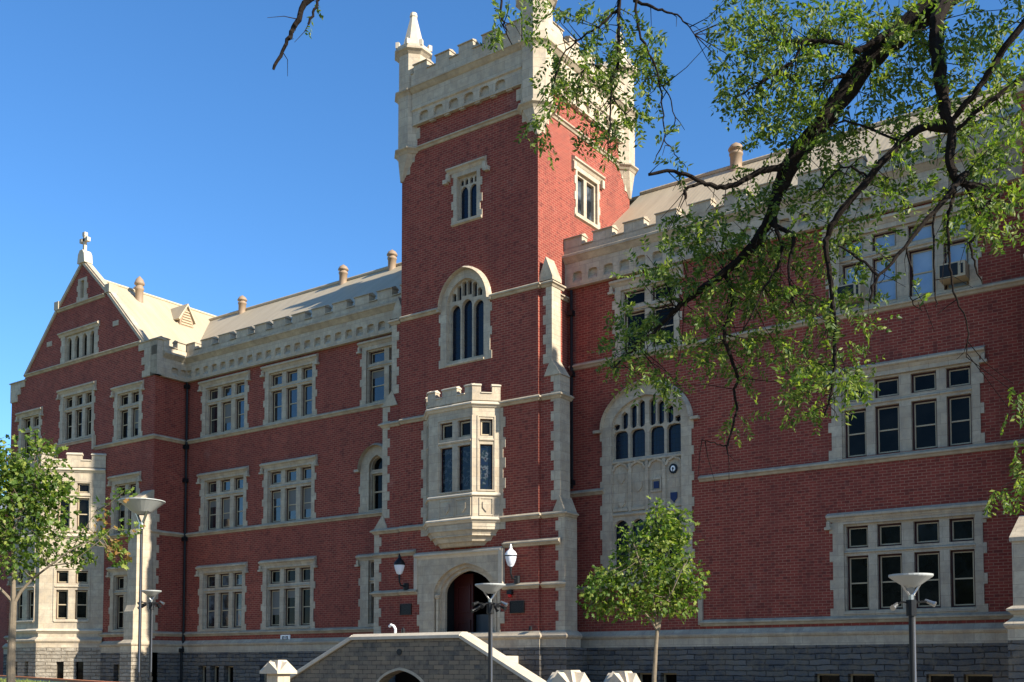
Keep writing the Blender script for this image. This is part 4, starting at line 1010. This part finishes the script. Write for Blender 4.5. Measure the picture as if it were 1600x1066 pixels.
# ---------------------------------------------------------------- street lamps
def street_lamp(px, pyr, dep, Rd, spots, label, base=0, th=0):
    p = at(px, pyr, dep); h = p.z-base
    e = empty('street_lamp', (p.x, p.y, base), th); tag(e, label, 'street lamp', 'dish-topped street lamps')
    g = MB(); g.lathe((0, 0), [(.09, 0), (.09, .12), (.055, .16), (.05, h-Rd*1.25), (.05, h-Rd*1.25)], 12)
    g.build('pole', [IRON], e)
    g = MB(); g.lathe((.034, -.02), [(.026, .3), (.026, h-Rd*1.5)], 10); g.build('pole_highlight', SILVER, e, smooth=True)  # silver strip put in as the sunlit highlight down the dark pole
    g = MB(); g.lathe((0, 0), [(Rd, h), (Rd, h-.03), (Rd*.95, h-.05), (Rd*.42, h-Rd*.5), (Rd*.16, h-Rd*.62), (Rd*.12, h-Rd*.62), (Rd*.4, h-Rd*.45), (Rd*.96, h-.01)], 28); g.build('dish', DISH, e, smooth=False)
    g = MB()
    for sg in (-1, 1): g.tube([(0, 0, h-Rd*1.15), (sg*Rd*.1, 0, h-Rd*.95), (sg*Rd*.42, 0, h-Rd*.45)], Rd*.06, 6)
    g.lathe((0, 0), [(Rd*.12, h-Rd*1.25), (Rd*.13, h-Rd*.95)], 10)
    g.build('bracket', SILVER, e)
    if spots:
        g = MB(); zc = h-Rd*1.35; g.lathe((0, 0), [(.09, zc-.22), (.09, zc+.06)], 10)
        for k, (dx, dy, dz, m_) in enumerate(spots): g.tube([(0, 0, zc), (dx*.6, dy*.6, zc+.03), (dx, dy, zc+dz)], .018, 6)
        g.build('spot_arms', IRON, e)
        for dx, dy, dz, m_ in spots:
            g = MB(); a = Vector((dx, dy, zc+dz)); dd = Vector((dx, dy-.25, -.18)).normalized()
            g.tube([a-dd*.06, a+dd*.1, a+dd*.105, a+dd*.13], [.03, .045, .052, .052], 10); g.build('spotlight', SILVER if m_ else IRON, e)
    return e
many = [(-.34, -.1, .04, 0), (-.28, .12, -.06, 0), (-.16, -.2, -.02, 0), (.16, -.2, .0, 0), (.3, -.08, -.06, 0), (.32, .12, .06, 1), (-.36, -.02, -.12, 0), (.12, .3, -.04, 0)]
street_lamp(222, 783, 38, .80, (), 'tallest dish-topped street lamp, standing before the left wing', 1.1)
street_lamp(237, 923, 39, .35, many, 'small dish-topped lamp with spotlights right behind the tallest lamp', 1.1, YAW)
street_lamp(766, 913, 27, .385, many, 'dish-topped lamp with black spotlight cluster before the entrance arch', 0, YAW)
street_lamp(1423, 898, 18.8, .375, [(-.27, 0, -.03, 1), (.3, 0, .03, 1)], 'dish-topped lamp with two silver spotlights before the lower right window', 0, YAW)
# ---------------------------------------------------------------- far building at left edge
e = empty('distant_house', (-78, 22, 0)); tag(e, 'distant building with pale grey roof at the far left edge', 'building')
MB().wbox(-93, -69, 14, 32, 0, 14.2).build('wall', BRICK, e, e.location)
g = MB(); g.add([(-93.5, 13.5, 14.2), (-68.5, 13.5, 14.2), (-68.5, 32.5, 14.2), (-93.5, 32.5, 14.2), (-86, 23, 19.5), (-74, 23, 19.5)], [(0, 1, 5, 4), (1, 2, 5), (2, 3, 4, 5), (3, 0, 4)]); g.build('roof', SLATE, e, e.location)
#TREES
# ---------------------------------------------------------------- trees
def leafquad(V, F, p, d, side, ln, wd):
    """folded leaflet: 4 verts, 2 faces sharing the midrib"""
    k = len(V); up = d.cross(side).normalized()
    mid = p+d*ln*.45
    V += [tuple(p), tuple(mid+side*wd*.5+up*wd*.12), tuple(p+d*ln), tuple(mid-side*wd*.5+up*wd*.12)]
    F.append((k, k+1, k+2)); F.append((k, k+2, k+3))
def rv(): 
    while True:
        v = Vector((random.uniform(-1, 1), random.uniform(-1, 1), random.uniform(-1, 1)))
        if .05 < v.length < 1: return v.normalized()
def leafmesh(V, F, name, m, parent, loc):
    L = Vector(loc); g = MB(); g.v = [(a-L.x, b-L.y, c-L.z) for a, b, c in V]; g.f = F; g.m = [0]*len(F)
    return g.build(name, m, parent)
def ash_spray(V, F, p, d, ln=.3, n=9, ll=.06, lw=.022):
    d = d.normalized(); side = d.cross(rv()).normalized()
    for i in range(n):
        t = .2+.8*i/(n-1); q = p+d*ln*t+Vector((0, 0, -.10*ln*t*t)); 
        for sg in (-1, 1):
            dd = (d*.55+side*sg*.9+rv()*.35+Vector((0, 0, -.15))).normalized()
            leafquad(V, F, q, dd, dd.cross(rv()).normalized(), ll*random.uniform(.7, 1.2), lw*random.uniform(.8, 1.3))
TL = Vector((6, -27, 0))
tree = empty('overhanging_tree', TL); tag(tree, 'large tree with dark limbs and fine leaves hanging over the upper right', 'tree')
wood = MB(); twigs = MB(); LV = []; LF = []; nodes = []
def limb(pts, r0, r1, mbx=wood, n=8, jit=.012):
    P = [at(*p) for p in pts]; m_ = len(P); Q = []; Rr = []
    for i in range(m_-1):       # Catmull-Rom
        p0 = P[max(i-1, 0)]; p1 = P[i]; p2 = P[i+1]; p3 = P[min(i+2, m_-1)]
        for j in range(5):
            t = j/5; q = .5*((2*p1)+(p2-p0)*t+(2*p0-5*p1+4*p2-p3)*t*t+(3*p1-p0-3*p2+p3)*t**3)
            Q.append(q+rv()*jit); Rr.append(r0+(r1-r0)*(i+t)/(m_-1))
    Q.append(P[-1]); Rr.append(r1)
    mbx.tube([q-TL for q in Q], [r*(1+random.uniform(-.08, .08)) for r in Rr], n)
    nodes.extend(Q); return Q
D = 11.5
trunkpts = [Vector((6, -27, -.1)), Vector((5.9, -27, 2)), Vector((5.4, -26.8, 4.5)), Vector((4.6, -26.4, 6.5)), at(1700, -150, 11.2)]
wood.tube([p-TL for p in trunkpts], [.42, .33, .28, .24, .19], 12)
limb([(1700, -150, 11.2), (1580, -80, 11.3), (1480, -5, 11.3), (1415, 45, 11.4), (1359, 94, 11.5), (1302, 169, 11.6), (1240, 250, 11.7), (1216, 300, 11.8)], .17, .085, n=12)
limb([(1216, 300, 11.8), (1201, 345, 11.9), (1170, 392, 12), (1133, 425, 12.1), (1083, 462, 12.2), (1052, 487, 12.3), (1021, 520, 12.4), (960, 575, 12.5)], .07, .012)
limb([(1133, 425, 12.1), (1145, 470, 12.1), (1131, 522, 12.1), (1141, 556, 12.1), (1153, 592, 12.1), (1147, 609, 12.1), (1150, 644, 12.1), (1137, 697, 12.1)], .028, .012)
limb([(1137, 697, 12.1), (1122, 694, 12.1), (1097, 687, 12.1)], .009, .005, twigs, 5)
limb([(1500, -20, 11.3), (1466, 22, 11), (1464, 75, 10.9), (1471, 131, 10.8), (1477, 180, 10.8), (1486, 205, 10.8), (1486, 262, 10.8), (1505, 285, 10.8), (1561, 300, 10.8), (1548, 314, 10.8), (1535, 328, 10.8)], .085, .016)
limb([(1484, 200, 10.8), (1441, 199, 10.9), (1407, 225, 11), (1359, 277, 11), (1310, 337, 11.1), (1291, 375, 11.2), (1293, 410, 11.2), (1302, 470, 11.2), (1305, 550, 11.2), (1302, 600, 11.2), (1289, 650, 11.2)], .05, .012)
limb([(1510, 270, 10.8), (1493, 291, 10.7), (1460, 330, 10.7), (1414, 387, 10.7), (1367, 440, 10.7), (1361, 474, 10.7)], .035, .01)
limb([(1372, 432, 10.7), (1345, 405, 10.8), (1310, 384, 10.9)], .014, .01)
limb([(1500, 275, 10.8), (1510, 291, 10.8), (1533, 353, 10.8), (1516, 381, 10.8), (1524, 415, 10.8), (1535, 443, 10.8)], .024, .006)
limb([(1493, 291, 10.8), (1488, 313, 10.8), (1482, 344, 10.8), (1485, 418, 10.8), (1490, 457, 10.8), (1513, 513, 10.8), (1510, 558, 10.8)], .02, .005)
limb([(1416, 387, 10.7), (1425, 430, 10.7), (1422, 465, 10.7), (1440, 486, 10.7)], .012, .005, twigs, 5)
limb([(1460, 330, 10.7), (1458, 400, 10.7), (1463, 460, 10.7), (1463, 480, 10.7)], .012, .006, twigs, 5)
limb([(1240, 255, 11.7), (1215, 262, 11.6), (1181, 271, 11.6), (1150, 288, 11.6), (1125, 293, 11.6), (1097, 285, 11.6), (1052, 268, 11.6), (1013, 273, 11.6)], .04, .016)
limb([(1120, 292, 11.6), (1097, 287, 11.6), (1072, 296, 11.6), (1071, 311, 11.6)], .02, .014)
limb([(1415, 45, 11.4), (1377, 58, 11.2), (1340, 79, 11.2), (1302, 67, 11.2), (1257, 64, 11.2), (1209, 67, 11.2)], .045, .01)
limb([(1257, 66, 11.2), (1242, 90, 11.2), (1220, 109, 11.2), (1185, 132, 11.2), (1150, 152, 11.2)], .016, .006)
limb([(1335, 118, 11.5), (1310, 120, 11.4), (1287, 130, 11.4)], .025, .01)
limb([(1360, 277, 11), (1330, 262, 11.2), (1305, 268, 11.2), (1280, 300, 11.2)], .014, .006)
limb([(1201, 349, 11.9), (1240, 372, 11.5), (1232, 420, 11.5), (1243, 480, 11.5)], .03, .008)
limb([(1216, 300, 11.8), (1212, 350, 11.6), (1222, 400, 11.6), (1195, 450, 11.6), (1160, 520, 11.6)], .03, .006)
limb([(1410, 222, 11), (1330, 190, 11.3), (1290, 200, 11.3)], .014, .006)
limb([(1480, 195, 10.8), (1520, 150, 10.6), (1560, 90, 10.4), (1620, 10, 10.2)], .03, .04)
limb([(1490, 205, 10.8), (1545, 160, 10.6), (1600, 120, 10.5)], .02, .03)
limb([(1700, -150, 11.2), (1500, -170, 11.3), (1250, -150, 11.5), (1060, -110, 11.6)], .09, .05)
limb([(1060, -110, 11.6), (980, -60, 11.7), (967, 0, 11.8), (967, 30, 11.8), (967, 90, 11.8), (957, 122, 11.8), (954, 150, 11.8), (952, 210, 11.8), (950, 252, 11.8)], .03, .006)
limb([(967, 12, 11.8), (940, 39, 11.8), (916, 54, 11.8), (880, 84, 11.8), (871, 114, 11.8), (858, 150, 11.8)], .016, .004)
limb([(1060, -110, 11.6), (1000, -30, 11.6), (996, 40, 11.6), (1015, 84, 11.6), (1030, 126, 11.6), (1036, 180, 11.6), (1037, 216, 11.6), (1021, 255, 11.6)], .018, .005)
limb([(1037, 216, 11.6), (1055, 240, 11.6), (1072, 262, 11.6)], .007, .004, twigs, 5)
limb([(990, 0, 11.7), (1015, 10, 11.6), (1039, 17, 11.6), (1063, 27, 11.6), (1085, 54, 11.6)], .02, .005)
limb([(1030, 126, 11.6), (1045, 150, 11.6), (1054, 190, 11.6), (1040, 215, 11.6)], .008, .005, twigs, 5)
limb([(955, 150, 11.8), (975, 175, 11.8), (985, 200, 11.8)], .01, .004, twigs, 5)
limb([(955, 122, 11.8), (920, 100, 11.8), (905, 130, 11.8), (900, 170, 11.8)], .01, .004, twigs, 5)
limb([(1060, -110, 11.6), (850, -130, 11.7), (640, -110, 11.7), (488, -4, 11.8), (466, 30, 11.8), (455, 52, 11.8), (445, 72, 11.8), (427, 109, 11.8)], .05, .016)
limb([(497, -4, 11.8), (492, 16, 11.8), (482, 38, 11.8)], .018, .013)
limb([(850, -130, 11.7), (790, -40, 11.7), (783, 10, 11.7), (788, 40, 11.7), (800, 70, 11.7)], .02, .005)
limb([(455, 52, 11.8), (460, 40, 11.8)], .012, .008)
# sprays of leaves: centre px, py, depth, radius px, radius py, number
random.seed(11)
BL_ = [(1180, 40, 11.3, 80, 60, 62), (1270, 60, 11.3, 90, 70, 62), (1360, 40, 11.3, 90, 60, 55), (1450, 60, 11, 80, 70, 55), (1545, 70, 10.6, 80, 90, 58),
       (1170, 130, 11.3, 55, 55, 36), (1250, 150, 11.4, 75, 65, 48), (1300, 220, 11.5, 70, 60, 42), (1400, 160, 11.2, 75, 75, 50), (1500, 170, 10.8, 75, 75, 36), (1575, 190, 10.6, 45, 75, 22),
       (1230, 210, 11.6, 50, 60, 24), (1190, 300, 11.7, 60, 40, 22), (1270, 300, 11.5, 75, 50, 18), (1370, 280, 11, 75, 50, 18), (1460, 240, 10.9, 70, 55, 14), (1545, 270, 10.8, 30, 30, 12), (1545, 320, 10.8, 40, 45, 34),
       (1100, 360, 12, 80, 35, 34), (1180, 380, 11.9, 80, 40, 36), (1260, 390, 11.6, 80, 55, 26), (1330, 360, 11.2, 60, 50, 15), (1430, 300, 10.8, 50, 45, 5),
       (1110, 430, 12.1, 80, 45, 48), (1190, 460, 11.9, 75, 50, 42), (1280, 470, 11.4, 65, 55, 24), (1040, 430, 12.2, 45, 40, 20), (1010, 510, 12.3, 55, 40, 30), (975, 560, 12.4, 55, 30, 20), (1030, 585, 12.3, 40, 30, 14), (1100, 520, 12.1, 60, 50, 30), (1180, 540, 11.9, 55, 45, 24),
       (1290, 560, 11.2, 60, 50, 30), (1330, 590, 11.2, 50, 35, 14), (1270, 620, 11.2, 40, 35, 14), (1153, 590, 12.1, 15, 15, 4), (1150, 655, 12.1, 16, 12, 4), (1120, 560, 12.1, 45, 30, 8),
       (1250, 610, 11.3, 30, 40, 7), (1500, 330, 10.8, 40, 40, 12), (1400, 470, 10.8, 60, 50, 3), (1340, 480, 11.1, 40, 50, 9),
       (960, 60, 11.8, 65, 50, 22), (910, 20, 11.8, 50, 30, 12), (1010, 110, 11.7, 30, 60, 18), (1005, 60, 11.7, 35, 45, 12), (870, 130, 11.8, 40, 45, 18), (850, 190, 11.8, 28, 30, 8), (930, 120, 11.8, 45, 40, 20), (955, 190, 11.8, 42, 50, 22), (990, 170, 11.8, 25, 35, 8), (880, 90, 11.8, 30, 25, 6),
       (785, 15, 11.7, 18, 18, 6), (780, 45, 11.7, 14, 12, 3), (815, 45, 11.7, 12, 18, 4), (855, 20, 11.8, 25, 25, 5), (1055, 250, 11.6, 22, 12, 3), (1035, 200, 11.6, 10, 40, 2), (493, 10, 11.8, 8, 12, 2),
       (1585, 620, 10.6, 22, 30, 5), (1590, 700, 10.6, 16, 30, 5), (1565, 765, 10.6, 14, 14, 4), (1590, 745, 10.6, 14, 14, 3), (1590, 300, 10.6, 15, 60, 5)]
ngr = [n_ for n_ in nodes]
for (cx_, cy_, dp, rx, ry, num) in BL_:
    for _ in range(int(num*1.75)):
        while True:
            a, b, c_ = random.gauss(0, .5), random.gauss(0, .5), random.uniform(-1, 1)
            if a*a+b*b < 1.1: break
        p = at(cx_+a*rx, cy_+b*ry, dp+.28+c_*.55)
        near = min(random.sample(ngr, 160), key=lambda q: (q-p).length_squared)
        if (near-p).length < .8 and random.random() < .3:
            m1 = (near+p)/2+rv()*.08*(near-p).length; twigs.tube([near-TL, m1-TL, p-TL], [.006, .004, .003], 4, False)
        d0 = ((p-near).normalized()*.8+rv()*.7+Vector((0, 0, -.35))).normalized()
        ash_spray(LV, LF, p, d0, random.uniform(.16, .34), random.randint(5, 9), .072, .029)
for pxe, pye in ((1590, 600), (1590, 690), (1565, 760), (1588, 740)):
    twigs.tube([at(1660, pye-60, 10.6)-TL, at(1625, pye-25, 10.6)-TL, at(pxe, pye, 10.6)-TL], [.012, .008, .003], 5)
# fine bare twigs
for q in random.sample(nodes, 90):
    d0 = (rv()+Vector((0, 0, -.9))).normalized(); l_ = random.uniform(.12, .5)
    twigs.tube([q-TL, q+d0*l_*.5+rv()*.03-TL, q+d0*l_+Vector((0, 0, -.05))+rv()*.06-TL], [.006, .004, .0025], 4, False)
wood.build('limbs', BARK, tree); twigs.build('twigs', BARK, tree); leafmesh(LV, LF, 'foliage', LEAF, tree, TL)

# young trees
def maple_leaf(V, F, p, d, s):
    side = d.cross(rv()).normalized(); up = side.cross(d); k = len(V)
    pts = [(0, 0), (.42, .18), (.25, .5), (.5, .75), (.12, .72), (0, 1.1), (-.12, .72), (-.5, .75), (-.25, .5), (-.42, .18)]
    V += [tuple(p+side*(a*s*.8)+d*(b*s)+up*(-abs(a)*s*.25)) for a, b in pts]
    F += [(k, k+1, k+2, k+8, k+9), (k+2, k+3, k+4, k+5, k+8), (k+8, k+5, k+6, k+7)]
def young_tree(name_lab, base, trunk, boughs, blobs, m, leafsize, barkm, dens=1.0, autumn=None):
    e = empty('young_tree', base); tag(e, name_lab, 'tree', 'young broad-leaved street trees')
    L = Vector(base); w_ = MB(); nd = []
    w_.tube([p-L for p in trunk[0]], trunk[1], 10)
    for pts, r0, r1 in boughs:
        n_ = len(pts); w_.tube([p-L for p in pts], [r0+(r1-r0)*i/(n_-1) for i in range(n_)], 7)
        for i in range(n_-1):
            for j in range(6): nd.append(pts[i].lerp(pts[i+1], j/6))
    V, F = [], []; V2, F2 = [], []
    for (c_, rx, ry, rz, num) in blobs:
        for _ in range(int(num*1.25)):
            v = rv()*random.random()**.4
            p = c_+rV*(v.x*rx)+hV*(v.y*ry)+Vector((0, 0, v.z*rz))
            near = min(random.sample(nd, min(60, len(nd))), key=lambda q: (q-p).length_squared)
            if random.random() < .3: w_.tube([near-L, (near+p)/2+Vector((0, 0, -.03))-L, p-L], [.008, .006, .003], 4, False)
            out = (p-near).normalized()
            for k in range(random.randint(4, 7)):
                q = p+rv()*leafsize*1.3; dd = (out*.6+rv()*.6+Vector((.1, 0, -.3))).normalized()
                if autumn and (q-autumn[0]).length < autumn[1] and random.random() < .3: maple_leaf(V2, F2, q, dd, leafsize*random.uniform(.6, 1.1))
                else: maple_leaf(V, F, q, dd, leafsize*random.uniform(.6, 1.15))
    w_.build('trunk', barkm, e); leafmesh(V, F, 'foliage', m, e, base)
    if V2: leafmesh(V2, F2, 'brown_foliage', LEAF3, e, base)
d1 = 22.0
b_ = at(1022, 1066, d1); base = (b_.x, b_.y, 0)
A_ = lambda x, y, dz=0: at(x, y, d1+dz)
tr = ([Vector(base), at(1022, 1060, d1), A_(1025, 1010), A_(1027, 985)], [.055, .05, .042, .038])
bo = [([A_(1027, 985), A_(1016, 968), A_(1002, 952), A_(975, 945, .3), A_(940, 935, .5)], .03, .008),
      ([A_(1027, 985), A_(1024, 960), A_(1018, 920), A_(1000, 880, -.3), A_(990, 850, -.4)], .03, .008),
      ([A_(1029, 985), A_(1034, 955), A_(1055, 938), A_(1080, 915, .2)], .03, .008),
      ([A_(1028, 985), A_(1032, 940), A_(1035, 900, .3), A_(1030, 840, .3), A_(1030, 800, .2)], .03, .007),
      ([A_(1033, 950), A_(1050, 925, -.5), A_(1070, 880, -.6)], .018, .006), ([A_(1018, 920), A_(970, 905, .6), A_(935, 910, .8)], .016, .006)]
M1 = 1678.3/d1
def bb(x, y, rx, ry, n_, dz=0): return (at(x, y, d1+dz), rx/M1, rx/M1*.9, ry/M1, n_)
bl = [bb(1030, 805, 28, 22, 26), bb(1055, 820, 25, 22, 22), bb(1010, 840, 42, 28, 50), bb(1050, 850, 38, 30, 48), bb(990, 875, 38, 28, 46), bb(1035, 885, 50, 30, 62), bb(1075, 905, 25, 20, 20),
      bb(955, 905, 32, 20, 34), bb(1000, 915, 50, 25, 62), bb(1055, 925, 38, 25, 40), bb(930, 930, 25, 18, 24), bb(970, 945, 40, 16, 38), bb(1015, 950, 38, 16, 22), bb(1055, 952, 25, 14, 16), bb(930, 952, 18, 8, 7), bb(1085, 925, 16, 10, 8)]
young_tree('small young tree with bright green leaves on a thin forked trunk, right of the tower', base, tr, bo, bl, LEAF2, .115, BARKP)
d1 = 20.0; M1 = 1678.3/d1
b_ = at(18, 1066, d1); base = (b_.x, b_.y, 1.09)
tr = ([Vector((b_.x, b_.y, 1.0)), at(17, 1040, d1), at(19, 990, d1), at(21, 940, d1)], [.085, .08, .065, .06])
A_ = lambda x, y, dz=0: at(x, y, d1+dz)
bo = [([A_(21, 942), A_(5, 925), A_(-15, 905), A_(-50, 870)], .035, .01), ([A_(21, 942), A_(21, 900), A_(20, 840, .3), A_(10, 760, .3), A_(10, 700)], .045, .008),
      ([A_(21, 945), A_(32, 925), A_(50, 905), A_(70, 890, -.2), A_(110, 860, -.3), A_(150, 840, -.3)], .035, .008),
      ([A_(21, 900), A_(45, 850, .2), A_(75, 800, .3), A_(100, 770, .3)], .02, .007), ([A_(20, 840), A_(-10, 790), A_(-30, 740)], .02, .008), ([A_(20, 830), A_(50, 770), A_(65, 710)], .02, .006),
      ([A_(75, 885), A_(110, 880, -.2), A_(150, 850, -.3), A_(180, 820, -.3)], .012, .004), ([A_(110, 862), A_(140, 815), A_(155, 790)], .01, .004)]
bl = [bb(15, 715, 30, 25, 26), bb(72, 705, 22, 14, 14), bb(50, 690, 12, 10, 4), bb(-10, 740, 35, 30, 40), bb(40, 745, 40, 30, 56), bb(85, 750, 28, 22, 22), bb(10, 785, 48, 30, 66), bb(70, 790, 40, 25, 48), bb(100, 770, 18, 14, 9), bb(30, 830, 48, 26, 46), bb(90, 825, 34, 16, 18), bb(-20, 830, 35, 30, 30), bb(10, 870, 40, 22, 22), bb(75, 865, 35, 14, 16),
      bb(125, 845, 28, 12, 13), bb(150, 830, 20, 10, 7), bb(120, 870, 26, 8, 10), bb(160, 800, 12, 10, 4), bb(175, 850, 18, 8, 8), bb(190, 825, 12, 8, 3), bb(178, 872, 12, 6, 5), bb(205, 825, 10, 8, 2), bb(190, 775, 12, 8, 4), bb(45, 895, 18, 10, 6)]
young_tree('young green tree at the left edge in front of the stone bay window', base, tr, bo, bl, LEAF2, .12, BARKP, autumn=(at(190, 830, d1), .55))
# trees across the street, behind the viewer: what the lower windows mirror
def street_tree(x, y, h, r, label):
    e = empty('street_tree', (x, y, 0)); tag(e, label, 'tree', 'trees across the street')
    w_ = MB(); w_.tube([(0, 0, -.1), (.1, 0, h*.3), (0, .1, h*.6)], [.35, .25, .12], 8)
    for k in range(7):
        a = k*.9; w_.tube([(0, 0, h*(.28+.03*k)), (math.cos(a)*r*.4, math.sin(a)*r*.4, h*(.5+.03*k)), (math.cos(a)*r*.75, math.sin(a)*r*.75, h*(.6+.04*k))], [.12, .08, .03], 6)
    V, F = [], []
    for _ in range(2600):
        v = rv()*random.random()**.35; p = Vector((v.x*r, v.y*r, h*.62+v.z*h*.38)); maple_leaf(V, F, p, rv(), .45)
    w_.build('trunk', BARK, e); leafmesh(V, F, 'crown', LEAF, e, (0, 0, 0))
    return e
src = street_tree(-52, -62, 15, 6, 'broad street tree standing behind the viewer')
for i, (x, y) in enumerate(((-41, -60), (-30, -62), (-19, -60), (-8, -61), (3, -60), (-64, -60), (14, -62))):
    c_ = src.copy(); COL.objects.link(c_); c_.location = (x, y, 0); c_.rotation_euler = (0, 0, i*1.3)
    for ch in src.children:
        k_ = ch.copy(); COL.objects.link(k_); k_.parent = c_
